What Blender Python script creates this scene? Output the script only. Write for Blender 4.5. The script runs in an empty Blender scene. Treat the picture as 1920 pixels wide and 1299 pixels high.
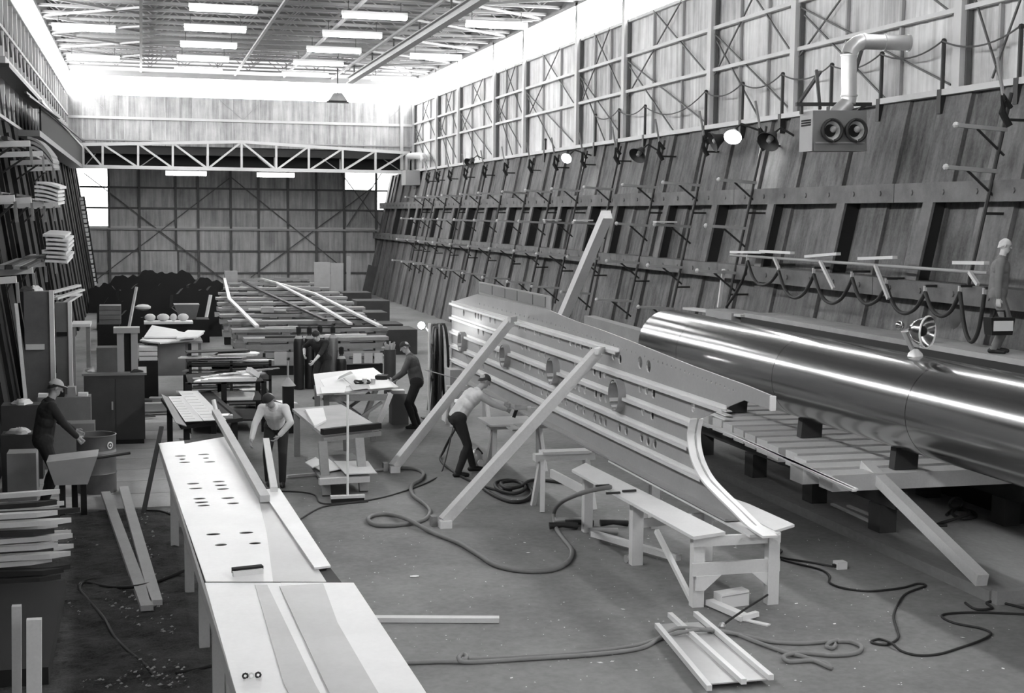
import bpy, bmesh, math, random
from mathutils import Vector, Matrix
random.seed(7)
SC = bpy.context.scene
COL = SC.collection
# ------------------------------------------------------------------ camera, light, exposure
FPX, CAM_H = 2600.0, 4.2
CX, CY, VX, VY, TH = 960.0, 649.5, 264.0, 397.0, 0.010
_a = (VX-CX, VY-CY)
_c, _s = math.cos(TH), math.sin(TH)
_D = (FPX*FPX+_a[0]**2+_a[1]**2)/-(_a[0]*_c+_a[1]*_s)
_d1 = Vector((_a[0], -_a[1], -FPX)).normalized()
_d2 = Vector((_a[0]+_D*_c, -(_a[1]+_D*_s), -FPX)).normalized()
_d3 = _d2.cross(_d1)
ROT = Matrix((_d2, _d1, _d3))            # camera -> world
CAM = Vector((0, 0, CAM_H))
cam_d = bpy.data.cameras.new('camera')
cam_d.sensor_fit = 'HORIZONTAL'; cam_d.sensor_width = 36.0
cam_d.lens = FPX/1920*36.0
cam_d.clip_end = 400
cam = bpy.data.objects.new('camera', cam_d); COL.objects.link(cam)
cam.matrix_world = Matrix.Translation(CAM) @ ROT.to_4x4()
SC.camera = cam
world = bpy.data.worlds.new('overcast'); SC.world = world
world.use_nodes = True
world.node_tree.nodes['Background'].inputs[0].default_value = (1, 1, 1, 1)
world.node_tree.nodes['Background'].inputs[1].default_value = 0.4
SC.view_settings.view_transform = 'Standard'; SC.view_settings.look = 'None'
SC.view_settings.gamma = 1.0; SC.view_settings.use_curve_mapping = False
SC.view_settings.exposure = 1.45
DAYLIGHT = 9.0                            # radiance of the clerestory glazing
TUBE_LIGHT = 9.0                         # radiance of the fluorescent tubes

def ray(px, py):
    return ROT @ Vector(((px-CX)/FPX, -(py-CY)/FPX, -1))
def oz(px, py, z=0.0):
    r = ray(px, py); return CAM+r*((z-CAM_H)/r.z)
def ox(px, py, x):
    r = ray(px, py); return CAM+r*(x/r.x)
def oy(px, py, y):
    r = ray(px, py); return CAM+r*(y/r.y)

# ------------------------------------------------------------------ materials
def mat(name, g, rough=.75, metal=0.0, var=.18, scale=2.0, streak=0.0, rnd=.0, bump=0.0, fine=0.0, stretch=(1, 1, 1)):
    m = bpy.data.materials.new(name); m.use_nodes = True
    nt = m.node_tree; N = nt.nodes; L = nt.links
    b = N['Principled BSDF']
    b.inputs['Roughness'].default_value = rough; b.inputs['Metallic'].default_value = metal
    tc = N.new('ShaderNodeTexCoord'); mp = N.new('ShaderNodeMapping')
    mp.inputs['Scale'].default_value = stretch
    oi = N.new('ShaderNodeObjectInfo')
    L.new(tc.outputs['Object'], mp.inputs['Vector'])
    def math_(op, a, bb):
        n = N.new('ShaderNodeMath'); n.operation = op
        for i, q in enumerate((a, bb)):
            if isinstance(q, (int, float)): n.inputs[i].default_value = q
            else: L.new(q, n.inputs[i])
        return n.outputs[0]
    off = N.new('ShaderNodeVectorMath'); off.operation = 'ADD'
    L.new(mp.outputs[0], off.inputs[0])
    rv = math_('MULTIPLY', oi.outputs['Random'], 37.0 if rnd else 0.0)
    L.new(rv, off.inputs[1])
    def noise(sc, det, vec):
        n = N.new('ShaderNodeTexNoise'); n.inputs['Scale'].default_value = sc
        n.inputs['Detail'].default_value = det; n.inputs['Roughness'].default_value = .62
        L.new(vec, n.inputs['Vector']); return n.outputs['Fac']
    n1 = noise(scale, 5, off.outputs[0])
    t = math_('MULTIPLY', math_('SUBTRACT', n1, .5), var*3.2)
    if streak:
        m2 = N.new('ShaderNodeMapping'); m2.inputs['Scale'].default_value = (5, 5, .35)
        L.new(off.outputs[0], m2.inputs['Vector'])
        n2 = noise(1.3, 4, m2.outputs[0])
        t = math_('ADD', t, math_('MULTIPLY', math_('SUBTRACT', n2, .5), streak*3.2))
    if fine:
        n3 = noise(scale*22, 2, off.outputs[0])
        t = math_('ADD', t, math_('MULTIPLY', math_('SUBTRACT', n3, .5), fine*3.2))
    if rnd:
        t = math_('ADD', t, math_('MULTIPLY', math_('SUBTRACT', oi.outputs['Random'], .5), rnd*2))
    v = math_('MULTIPLY', math_('ADD', t, 1.0), g)
    v = math_('MAXIMUM', math_('MINIMUM', v, .92), .004)
    cb = N.new('ShaderNodeCombineColor')
    for i in range(3): L.new(v, cb.inputs[i])
    L.new(cb.outputs[0], b.inputs['Base Color'])
    if bump:
        bp = N.new('ShaderNodeBump'); bp.inputs['Strength'].default_value = bump
        bp.inputs['Distance'].default_value = .03
        L.new(n1, bp.inputs['Height']); L.new(bp.outputs[0], b.inputs['Normal'])
    return m
def glow(name, s):
    m = bpy.data.materials.new(name); m.use_nodes = True
    b = m.node_tree.nodes['Principled BSDF']
    b.inputs['Base Color'].default_value = (.8, .8, .8, 1); b.inputs['Roughness'].default_value = .6
    b.inputs['Emission Color'].default_value = (1, 1, 1, 1); b.inputs['Emission Strength'].default_value = s
    return m
M = dict(
 floor=mat('worn_asphalt', .20, .8, var=.4, scale=.55, fine=.16, bump=.15),
 dirt=mat('dark_dirt', .05, .95, var=1.1, scale=2.2, fine=.6, bump=1.0),
 slab=mat('concrete_slab', .25, .85, var=.3, scale=.8, fine=.12, stretch=(1, .5, 1)),
 decking=mat('pale_floor_boards', .46, .8, var=.25, scale=1.4, rnd=.12, fine=.1),
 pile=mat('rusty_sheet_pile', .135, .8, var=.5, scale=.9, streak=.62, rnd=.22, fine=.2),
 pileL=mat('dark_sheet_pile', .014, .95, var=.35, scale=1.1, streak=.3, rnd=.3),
 waler=mat('waler_steel', .15, .75, var=.5, scale=2.0, fine=.1),
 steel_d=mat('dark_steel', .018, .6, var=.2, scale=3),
 iron=mat('black_iron', .03, .55, .2, var=.2),
 siding=mat('weathered_siding', .56, .7, var=.3, scale=.9, streak=.42, rnd=.16),
 siding_b=mat('back_siding', .38, .7, var=.34, scale=.9, streak=.5, rnd=.14, fine=.05),
 siding_low=mat('lower_siding', .44, .7, var=.26, scale=.9, streak=.45, rnd=.16, fine=.06),
 paint=mat('pale_steel_paint', .55, .55, var=.08, scale=2),
 girt=mat('grey_steel_paint', .34, .6, var=.1, scale=2),
 brace=mat('brace_steel', .10, .6, var=.2),
 deck=mat('roof_deck', .07, .8, var=.15, scale=.6),
 joist=mat('joist_paint', .24, .6, var=.1),
 glass=glow('clerestory_glazing', DAYLIGHT), tube=glow('fluorescent_tube', TUBE_LIGHT),
 lowglass=glow('low_window_glazing', 3.0),
 lamp_w=glow('lamp_face', 40.0), arc=glow('welding_arc', 70.0),
 enamel=mat('white_enamel', .75, .4, var=.05),
 wood=mat('pale_timber', .60, .7, var=.12, scale=1.6, streak=0, rnd=.14, fine=.06),
 wood_w=mat('white_timber', .70, .65, var=.08, scale=1.6, rnd=.08, fine=.04),
 wood_g=mat('grey_timber', .27, .8, var=.2, scale=1.8, rnd=.25, fine=.08),
 wood_d=mat('dark_timber', .045, .85, var=.3, scale=1.8, rnd=.4),
 ply=mat('plywood', .17, .75, var=.2, scale=2.5, rnd=.15, fine=.06),
 alu=mat('milled_aluminium', .37, .5, .2, var=.10, scale=1.2, fine=.05),
 alu_l=mat('bright_aluminium', .80, .4, .2, var=.05, scale=1.2),
 alu_lit=mat('lit_stringer_aluminium', .72, .45, .2, var=.08, scale=1.2),  # stringers coloured brighter than the skin, their highlight painted in
 sheet_w=mat('pale_sheet_metal', .80, .38, .15, var=.09, scale=.9, fine=.03),
 sheet_g=mat('grey_sheet_metal', .50, .36, .3, var=.16, scale=.8, fine=.04),
 tube_m=mat('polished_tube', .38, .16, .95, var=.05, scale=.8),
 galv=mat('galvanised_duct', .55, .35, .6, var=.12, scale=3),
 heater=mat('heater_paint', .19, .6, var=.08),
 black=mat('black_paint', .010, .85, var=.1),
 rubber=mat('black_rubber', .022, .6, var=.1),
 hose=mat('grey_hose', .19, .6, var=.12, scale=6),
 rope=mat('pale_rope', .25, .8, var=.12, scale=9),
 rope_d=mat('dark_rope', .05, .9, var=.12),
 paper=mat('white_paper', .8, .8, var=.06), card=mat('cardboard', .33, .85, var=.15, scale=3),
 drum=mat('drum_paint', .13, .45, .2, var=.3, scale=3), cab=mat('cabinet_paint', .045, .45, var=.25, scale=2),
 skin=mat('skin', .36, .6, var=.06), skin_l=mat('pale_skin', .62, .6, var=.05), white_cloth=mat('white_cloth', .66, .85, var=.12, scale=5),
 grey_cloth=mat('grey_cloth', .20, .9, var=.15, scale=6), dark_cloth=mat('dark_cloth', .022, .9, var=.2, scale=6),
 mid_cloth=mat('mid_cloth', .11, .9, var=.2, scale=6), hair=mat('hair', .02, .7, var=.2, scale=20), leather=mat('shoe_leather', .012, .5),
 litter=mat('litter', .38, .8, rnd=.3), stone=mat('old_sheet', .38, .7, var=.2, scale=2.0, rnd=.1), bottle=mat('gas_bottle_paint', .020, .35, .1, var=.1), bottle_lit=mat('gas_bottle_lit', .18, .3, .3, var=.15),
)

# ------------------------------------------------------------------ mesh helpers
ORG = {}
class MB:
    def __init__(s): s.v = []; s.f = []
    def add(s, vs, fs):
        o = len(s.v); s.v += [Vector(p) for p in vs]; s.f += [tuple(i+o for i in q) for q in fs]; return s
    def hexa(s, q):
        return s.add(q, [(0, 3, 2, 1), (4, 5, 6, 7), (0, 1, 5, 4), (1, 2, 6, 5), (2, 3, 7, 6), (3, 0, 4, 7)])
    def box(s, lo, hi):
        x0, y0, z0 = lo; x1, y1, z1 = hi
        return s.hexa([(x0, y0, z0), (x1, y0, z0), (x1, y1, z0), (x0, y1, z0), (x0, y0, z1), (x1, y0, z1), (x1, y1, z1), (x0, y1, z1)])
    def bar(s, p, q, w, h, up=(0, 0, 1)):
        p = Vector(p); q = Vector(q); d = (q-p).normalized(); u = Vector(up)
        if abs(d.dot(u)) > .98: u = Vector((0, 1, 0)) if abs(d.y) < .9 else Vector((1, 0, 0))
        r = d.cross(u).normalized(); t = r.cross(d)
        r *= w/2; t *= h/2
        return s.hexa([p-r-t, p+r-t, q+r-t, q-r-t, p-r+t, p+r+t, q+r+t, q-r+t])
    def tube(s, pts, r, n=8, closed=False):
        pts = [Vector(p) for p in pts]; k = len(pts); o = len(s.v)
        rr = r if isinstance(r, (list, tuple)) else [r]*k
        ref = None
        for i, p in enumerate(pts):
            if closed: d = pts[(i+1) % k]-pts[i-1]
            else: d = pts[min(i+1, k-1)]-pts[max(i-1, 0)]
            d.normalize()
            if ref is None:
                ref = Vector((0, 0, 1)) if abs(d.z) < .9 else Vector((1, 0, 0))
            a = d.cross(ref)
            if a.length < 1e-4: a = d.cross(Vector((.3, .8, .5)))
            a.normalize(); b = d.cross(a); ref = a.cross(d) if False else ref
            for j in range(n):
                t = 2*math.pi*j/n
                s.v.append(p+(a*math.cos(t)+b*math.sin(t))*rr[i])
        for i in range(k if closed else k-1):
            i2 = (i+1) % k
            for j in range(n):
                j2 = (j+1) % n
                s.f.append((o+i*n+j, o+i*n+j2, o+i2*n+j2, o+i2*n+j))
        if not closed:
            s.f.append(tuple(o+j for j in range(n))[::-1]); s.f.append(tuple(o+(k-1)*n+j for j in range(n)))
        return s
    def cone(s, p, q, r0, r1, n=16): return s.tube([p, q], [r0, r1], n)
    def prism(s, poly, ex):
        ex = Vector(ex); k = len(poly); p = [Vector(a) for a in poly]
        o = len(s.v); s.v += p+[a+ex for a in p]
        s.f.append(tuple(o+i for i in range(k))[::-1]); s.f.append(tuple(o+k+i for i in range(k)))
        for i in range(k): j = (i+1) % k; s.f.append((o+i, o+j, o+k+j, o+k+i))
        return s
    def lathe(s, prof, o=(0, 0, 0), ax=(0, 0, 1), n=20):
        ax = Vector(ax).normalized(); o = Vector(o)
        a = ax.cross(Vector((0, 1, 0)) if abs(ax.y) < .9 else Vector((1, 0, 0))).normalized(); b = ax.cross(a)
        b0 = len(s.v)
        for r, h in prof:
            for j in range(n):
                t = 2*math.pi*j/n
                s.v.append(o+ax*h+(a*math.cos(t)+b*math.sin(t))*r)
        for i in range(len(prof)-1):
            for j in range(n):
                j2 = (j+1) % n
                s.f.append((b0+i*n+j, b0+i*n+j2, b0+(i+1)*n+j2, b0+(i+1)*n+j))
        return s
    def ball(s, c, r, n=12, sc=(1, 1, 1)):
        c = Vector(c); o = len(s.v); m = n//2
        for i in range(m+1):
            ph = math.pi*i/m
            for j in range(n):
                t = 2*math.pi*j/n
                s.v.append(c+Vector((math.sin(ph)*math.cos(t)*sc[0], math.sin(ph)*math.sin(t)*sc[1], math.cos(ph)*sc[2]))*r)
        for i in range(m):
            for j in range(n):
                j2 = (j+1) % n
                s.f.append((o+i*n+j, o+(i+1)*n+j, o+(i+1)*n+j2, o+i*n+j2))
        return s
    def mesh(s, name, o=Vector()):
        me = bpy.data.meshes.new(name); me.from_pydata([p-o for p in s.v], [], s.f)
        bm = bmesh.new(); bm.from_mesh(me); bmesh.ops.remove_doubles(bm, verts=bm.verts, dist=1e-5)
        bmesh.ops.recalc_face_normals(bm, faces=bm.faces); bm.to_mesh(me); bm.free()
        return me
    def build(s, name, m, parent=None, smooth=False, label=None):
        if parent is not None: o = ORG[parent.name]
        else:
            xs = [p.x for p in s.v]; ys = [p.y for p in s.v]; zs = [p.z for p in s.v]
            o = Vector(((min(xs)+max(xs))/2, (min(ys)+max(ys))/2, min(zs)))
        me = s.mesh(name, o); me.materials.append(M[m])
        if smooth:
            for p in me.polygons: p.use_smooth = True
            if hasattr(me, 'set_sharp_from_angle'): me.set_sharp_from_angle(angle=.8)
        ob = bpy.data.objects.new(name, me); COL.objects.link(ob)
        if parent is not None: ob.parent = parent
        else: ob.location = o
        if label: ob['label'] = label
        ORG[ob.name] = o
        return ob
def tag(o, label, cat, group=None):
    o['label'] = label; o['category'] = cat
    if group: o['group'] = group
    return o
def thing(name, label, cat, loc=(0, 0, 0), group=None):
    o = bpy.data.objects.new(name, None); COL.objects.link(o); o.location = loc; o.empty_display_size = .2
    ORG[o.name] = Vector(loc); return tag(o, label, cat, group)
def struct(name, mb, m, smooth=False):
    o = mb.build(name, m, None, smooth); o['kind'] = 'structure'; return o
def hub(name, loc=(0, 0, 0)):
    o = bpy.data.objects.new(name, None); COL.objects.link(o); o.location = loc; o['kind'] = 'structure'
    ORG[o.name] = Vector(loc); return o
def one(name, mb, m, label, cat, group=None, smooth=False):
    return tag(mb.build(name, m, None, smooth), label, cat, group)
ORD = ['first', 'second', 'third', 'fourth', 'fifth', 'sixth', 'seventh', 'eighth', 'ninth', 'tenth', 'eleventh', 'twelfth', 'thirteenth',
       'fourteenth', 'fifteenth', 'sixteenth', 'seventeenth', 'eighteenth', 'nineteenth', 'twentieth', 'twenty-first', 'twenty-second', 'twenty-third', 'twenty-fourth', 'twenty-fifth',
       'twenty-sixth', 'twenty-seventh', 'twenty-eighth', 'twenty-ninth', 'thirtieth']
def lerp(a, b, t): return a+(b-a)*t
def spline(pts, n=8, closed=False):
    pts = [Vector(p) for p in pts]; out = []; k = len(pts)
    for i in range(k if closed else k-1):
        if closed: a, b, c, d = pts[i-1], pts[i], pts[(i+1) % k], pts[(i+2) % k]
        else: a, b, c, d = pts[max(i-1, 0)], pts[i], pts[i+1], pts[min(i+2, k-1)]
        for j in range(n):
            t = j/n
            out.append(.5*((2*b)+(c-a)*t+(2*a-5*b+4*c-d)*t*t+(3*b-a-3*c+d)*t**3))
    if not closed: out.append(pts[-1])
    return out
def _in(pl, x, y):
    c = False
    for i in range(len(pl)):
        (ax, ay), (bx_, by_) = pl[i], pl[i-1]
        if (ay > y) != (by_ > y) and x < (bx_-ax)*(y-ay)/(by_-ay)+ax: c = not c
    return c
def holed(name, outer, holes, thick, m, parent, to3):
    """flat plate with real holes, triangulated in 2-D and mapped into place by to3(u, v, w)"""
    from mathutils.geometry import delaunay_2d_cdt
    vs = []; es = []
    for pl in [outer]+holes:
        o = len(vs); vs += [Vector(p) for p in pl]; es += [(o+i, o+(i+1) % len(pl)) for i in range(len(pl))]
    V, E_, F, *_r = delaunay_2d_cdt(vs, es, [], 0, 1e-6)
    bbs = [(min(p[0] for p in h), max(p[0] for p in h), min(p[1] for p in h), max(p[1] for p in h), h) for h in holes]
    keep = []
    for f in F:
        cx_ = sum(V[i].x for i in f)/len(f); cy_ = sum(V[i].y for i in f)/len(f)
        if not _in(outer, cx_, cy_): continue
        if any(a <= cx_ <= b and c <= cy_ <= d and _in(h, cx_, cy_) for a, b, c, d, h in bbs): continue
        keep.append(tuple(f))
    cnt = {}
    for f in keep:
        for i in range(len(f)):
            k = (f[i], f[(i+1) % len(f)]); cnt[k] = cnt.get(k, 0)+1
    n = len(V); fs = list(keep)+[tuple(i+n for i in f)[::-1] for f in keep]
    for (a, b) in list(cnt):
        if (b, a) not in cnt: fs.append((b, a, a+n, b+n))
    mb = MB(); mb.add([to3(p.x, p.y, thick/2) for p in V]+[to3(p.x, p.y, -thick/2) for p in V], fs)
    return mb.build(name, m, parent)
# ================================================================== THE HALL
XL, XR = -3.2, 13.08            # upper side walls
ZL, ZE, ZR = 6.38, 9.6, 10.62   # ledge on top of the dock wall, sill and head of the clerestory
YU, YL = 68.0, 74.0             # upper and lower end wall
YN = -14.0                      # open end behind the photographer
def xr(z): return 11.75+(XR-11.75)*z/ZL     # battered dock wall, right
def xl(z): return -2.25+(XL+2.25)*z/ZL      # and left
struct('floor', MB().box((-4, YN, -.3), (14, YL+1, 0)), 'floor')
# ---- dark earth and pale boards on the left of the floor
gp = [(-150, 1310), (430, 1310), (412, 1230), (385, 1120), (352, 1000), (325, 960), (240, 952), (140, 962), (30, 972), (-150, 990)]
from mathutils import noise as _nz
dpts = [oz(*a, 0) for a in gp]
def _inp(x, y):
    c = False
    for i in range(len(dpts)):
        a, b = dpts[i], dpts[i-1]
        if (a.y > y) != (b.y > y) and x < (b.x-a.x)*(y-a.y)/(b.y-a.y)+a.x: c = not c
    return c
gx0, gx1, gy0, gy1 = min(p.x for p in dpts), max(p.x for p in dpts), min(p.y for p in dpts), max(p.y for p in dpts)
st_ = .045; idm = {}; mb = MB()
nx, ny = int((gx1-gx0)/st_)+1, int((gy1-gy0)/st_)+1
for ix in range(nx):
    for iy in range(ny):
        x, y = gx0+ix*st_, gy0+iy*st_
        if _inp(x, y):
            v3 = Vector((x, y, 0))
            h = .010+.028*max(0, _nz.noise(v3*2.3)+.35)+.022*max(0, _nz.noise(v3*8))+.012*abs(_nz.noise(v3*17))
            if not (_inp(x-.2, y) and _inp(x+.2, y) and _inp(x, y+.2)): h *= .25
            idm[ix, iy] = len(mb.v); mb.v.append(Vector((x, y, h)))
for (ix, iy), k in idm.items():
    if (ix+1, iy) in idm and (ix, iy+1) in idm and (ix+1, iy+1) in idm: mb.f.append((k, idm[ix+1, iy], idm[ix+1, iy+1], idm[ix, iy+1]))
g_ = struct('floor_earth', mb, 'dirt')
fb = hub('floor_boards', (0, 22, 0))
for i in range(9):
    y0 = 20.1+i*1.02
    MB().box((-2.2+random.uniform(-.1, .1), y0, .002), (.75+random.uniform(-.15, .15), y0+1.0, .02)).build('board', 'decking', fb)
# ---- raised concrete slab by the right wall
struct('floor_slab', MB().box((8.98, 13.1, 0), (11.9, 40, .13)), 'slab')
sl_ = thing('edge_timber', 'pale timber edging along the near end of the concrete slab', 'timber', (9.9, 13.05, 0))
MB().box((9.0, 12.98, 0), (12.2, 13.09, .15)).build('baulk', 'wood_g', sl_)
# ---- dock wall, right: sheet piles between walers
wr = hub('wall_right_lower', (12, 40, 0))
def slope_strip(mb, y0, y1, z0, z1, d0, d1, fn, sg):
    a, b = fn(z0), fn(z1)
    mb.hexa([(a-sg*d0, y0, z0), (a-sg*d0, y1, z0), (a+sg*.25, y1, z0), (a+sg*.25, y0, z0),
             (b-sg*d1, y0, z1), (b-sg*d1, y1, z1), (b+sg*.25, y1, z1), (b+sg*.25, y0, z1)])
y = 8.0; k = 0
while y < YL:
    w = .92
    d = (0, .07, .02, .09)[k % 4]+random.uniform(0, .02)
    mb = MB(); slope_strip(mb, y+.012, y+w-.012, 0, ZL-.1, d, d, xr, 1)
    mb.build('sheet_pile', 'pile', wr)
    y += w; k += 1
mb = MB(); slope_strip(mb, 8, YL, 0, ZL-.15, -.06, -.06, xr, 1); mb.build('backing', 'steel_d', wr)
for nm, z0, z1, d in (('waler', 4.48, 4.8, .34), ('waler', 2.92, 3.22, .36)):
    yy = 8.0
    while yy < YL:
        y1 = min(yy+6.6, YL)
        mb = MB()
        xa = xr(z0)
        mb.box((xa-d, yy, z0), (xa-d+.05, y1-.02, z1)); mb.box((xa-d+.02, yy, z1-.04), (xr(z1), y1-.02, z1)); mb.box((xa-d+.02, yy, z0), (xa, y1-.02, z0+.04))
        for q in range(7): mb.cone((xa-d-.02, yy+.45+q*.93, (z0+z1)/2), (xa-d+.01, yy+.45+q*.93, (z0+z1)/2), .05, .05, 6)
        mb.build(nm, 'waler', wr)
        yy = y1
post_px = [(737, 418), (762, 420), (777, 420), (808, 420), (845, 420), (870, 420), (905, 420), (946, 420), (990, 420), (1042, 420), (1098, 420), (1146, 425),
           (1241, 430), (1331, 430), (1436, 430), (1567, 430), (1730, 430)]
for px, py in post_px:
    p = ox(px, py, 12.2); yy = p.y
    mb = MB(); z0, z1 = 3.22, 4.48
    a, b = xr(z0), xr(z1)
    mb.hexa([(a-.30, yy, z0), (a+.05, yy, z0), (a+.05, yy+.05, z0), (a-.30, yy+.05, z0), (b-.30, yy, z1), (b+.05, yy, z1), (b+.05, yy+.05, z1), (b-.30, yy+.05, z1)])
    w_ = mb.build('post_web', 'steel_d', wr)  # web coloured dark to carry the shade on the post's side
    mb = MB()
    mb.hexa([(a-.34, yy-.04, z0), (a-.29, yy-.04, z0), (a-.29, yy+.26, z0), (a-.34, yy+.26, z0), (b-.34, yy-.04, z1), (b-.29, yy-.04, z1), (b-.29, yy+.26, z1), (b-.34, yy+.26, z1)])
    mb.build('post_flange', 'waler', wr)
# pale coping on top of it
struct('trim_1', MB().box((XR-.20, 8, ZL-.12), (XR+.6, YU, ZL-.02)), 'paint')
# ---- upper wall, right: siding sheets, columns, girts, rods
colpx = [1800, 1490, 1333, 1171, 1083, 984, 928, 861, 820, 776]
coly = [ox(px, 319-(px-776)*.1455, XR).y for px in colpx]
per = 4.72
cy_near = coly[0]
while cy_near > 0:
    cy_near -= (1.95, 2.8)[len(coly) % 2]; coly.append(cy_near)
coly.sort()
wu = hub('wall_right_upper', (XR, 40, ZL))
for i in range(len(coly)-1):
    a, b = coly[i], coly[i+1]
    wide = (b-a) > 2.4
    nseg = 3 if wide else 2
    for s in range(nseg):
        ya, yb = lerp(a, b, s/nseg), lerp(a, b, (s+1)/nseg)
        mb = MB(); nr = 8
        pr = []
        for q in range(nr+1):
            pr.append((XR+.10+(.025 if q % 2 else 0), lerp(ya, yb, q/nr)))
        vs = [(x, yy, ZL-.02) for x, yy in pr]+[(x, yy, ZE) for x, yy in pr]+[(x+.03, yy, ZL-.02) for x, yy in pr]+[(x+.03, yy, ZE) for x, yy in pr]
        n1 = nr+1
        fs = []
        for q in range(nr):
            fs.append((q, q+1, n1+q+1, n1+q)); fs.append((2*n1+q, 3*n1+q, 3*n1+q+1, 2*n1+q+1))
        mb.add(vs, fs); mb.build('siding_sheet', 'siding', wu)
        if s: MB().box((XR+.03, ya-.03, ZL), (XR+.09, ya+.03, ZR)).build('stud', 'girt', wu)
    # rods
    mb = MB()
    if wide:
        def P(u, v): return (XR+.01, lerp(a, b, u), lerp(ZL, ZE, v))
        for (u0, v0, u1, v1) in ((1, .33, .33, 1), (1, 1-.33, .05, .02), (.66, 1, 0, .33), (.95, .6, .4, 0)):
            mb.bar(P(u0, v0), P(u1, v1), .03, .03, (1, 0, 0))
    else:
        def P(u, v): return (XR+.01, lerp(a, b, u), lerp(ZL, ZE, v))
        for (u0, v0, u1, v1) in ((0, 1, .5, .62), (1, 1, .5, .62), (0, .6, .55, .02), (1, .6, .45, .02)):
            mb.bar(P(u0, v0), P(u1, v1), .03, .03, (1, 0, 0))
    mb.build('brace_rod', 'brace', wu)
for yy in coly:
    mb = MB(); mb.box((XR-.10, yy-.11, ZL-.1), (XR+.05, yy+.11, ZR+.1)); mb.build('column', 'paint', wu)
    MB().box((XR+.0, yy-.16, ZL-.1), (XR+.08, yy-.112, ZE)).build('column_web', 'brace', wu)
for z in (7.66, 8.63):
    mb = MB(); mb.box((XR-.04, YN, z-.05), (XR+.06, YU, z+.03)); mb.build('girt', 'paint', wu)
MB().box((XR+.0, YN, ZE-.06), (XR+.12, YU, ZE+.02)).build('sill', 'paint', wu)
# ---- clerestories: translucent glazing, one pane per bay
w1 = hub('window_1', (XR, 40, ZE))
cc = [YN]+[c for c in coly if c > YN]
for a, b in zip(cc[:-1], cc[1:]):
    MB().box((XR+.13, a+.02, ZE+.02), (XR+.16, b-.02, ZR)).build('pane', 'glass', w1)
w2 = hub('window_2', (XL, 40, ZE))
yy = YN
while yy < YU-.1:
    b = min(yy+4.1, YU); MB().box((XL-.16, yy+.02, ZE+.02), (XL-.13, b-.02, ZR)).build('pane', 'glass', w2)
    MB().box((XL-.12, b-.05, ZE), (XL-.02, b+.05, ZR)).build('mullion', 'paint', w2); yy = b
w3 = hub('window_3', (5, YU, ZE))
for i in range(6):
    a = lerp(XL, XR, i/6); b = lerp(XL, XR, (i+1)/6)
    MB().box((a+.01, YU+.13, ZE+.02), (b-.01, YU+.16, ZR-.12)).build('pane', 'glass', w3)
# ---- upper wall, left
wl = hub('wall_left_upper', (XL, 40, ZL))
yy = YN
while yy < YU-.1:
    b = min(yy+1.37, YU)
    mb = MB(); mb.box((XL-.13, yy+.01, ZL), (XL-.1, b-.01, ZE)); mb.build('siding_sheet', 'siding', wl)
    MB().box((XL-.1, b-.06, ZL), (XL-.0, b+.06, ZE)).build('stud', 'paint', wl)
    mb = MB(); mb.bar((XL-.05, yy, 7.5), (XL-.05, b, 6.5), .04, .05, (1, 0, 0)); mb.bar((XL-.05, yy, 9.4), (XL-.05, b, 8.2), .04, .05, (1, 0, 0)); mb.build('brace_rod', 'brace', wl)
    yy = b
for z in (7.66, 8.63): MB().box((XL-.08, YN, z-.04), (XL+.02, YU, z+.04)).build('girt', 'girt', wl)
MB().box((XL-.12, YN, ZE-.04), (XL+.04, YU, ZE+.02)).build('sill', 'paint', wl)
# ---- dock wall, left
wd = hub('wall_left_lower', (-3, 40, 0))
y = YN; k = 0
while y < YL:
    w = 1.1; d = (0, .07, .02, .09)[k % 4]
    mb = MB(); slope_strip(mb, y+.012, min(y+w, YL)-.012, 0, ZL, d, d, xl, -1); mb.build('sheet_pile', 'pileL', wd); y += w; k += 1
mb = MB(); slope_strip(mb, YN, YL, 0, ZL-.02, -.06, -.06, xl, -1); mb.build('backing', 'steel_d', wd)  # added sheet, blocks sky light leaking through the pile gaps
struct('trim_2', MB().box((XL-.5, YN, ZL-.04), (XL+.12, YU, ZL+.04)), 'girt')
# ---- end wall, upper
wb = hub('wall_back_upper', (5, YU, ZL))
nb = 26
for i in range(nb):
    a = lerp(XL, XR, i/nb); b = lerp(XL, XR, (i+1)/nb)
    mb = MB(); mb.box((a+.006, YU+.06+random.uniform(0, .02), 7.30), (b-.006, YU+.11, ZE)); mb.build('siding_sheet', 'siding_b', wb)
MB().box((XL, YU-.03, 8.50), (XR, YU+.05, 8.62)).build('girt', 'paint', wb)
MB().box((XL, YU-.03, 7.5), (XR, YU+.05, 7.56)).build('girt', 'girt', wb)
MB().box((XL, YU-.1, ZR-.14), (XR, YU+.2, ZR+.1)).build('head_beam', 'girt', wb)
MB().box((XR-.7, YU-.10, ZL), (XR-.55, YU+.0, ZE)).build('corner_post', 'paint', wb)
for (u0, v0, u1, v1) in ((.42, 1, .49, .55), (.55, 1, .49, .55), (.06, 1, .10, .7), (.97, 1, .93, .7)):
    MB().bar((lerp(XL, XR, u0), YU+.03, lerp(7.4, ZE, v0)), (lerp(XL, XR, u1), YU+.03, lerp(7.4, ZE, v1)), .03, .03).build('brace_rod', 'girt', wb)
wq = hub('trim_5', (5, YU+1, 7))
MB().box((XL-.3, YU+.12, 6.9), (XR+.3, YL+.3, 7.1)).build('soffit', 'steel_d', wq)
MB().box((XL-.1, YU+1.0, 6.32), (XR+.1, YU+1.06, 7.1)).build('shade_panel', 'black', wq)  # black panel put in to paint the deep shade behind the truss
MB().box((XL-.3, YU+.16, 7.1), (XR+.3, YU+.3, 7.5)).build('header', 'steel_d', wq)
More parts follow.
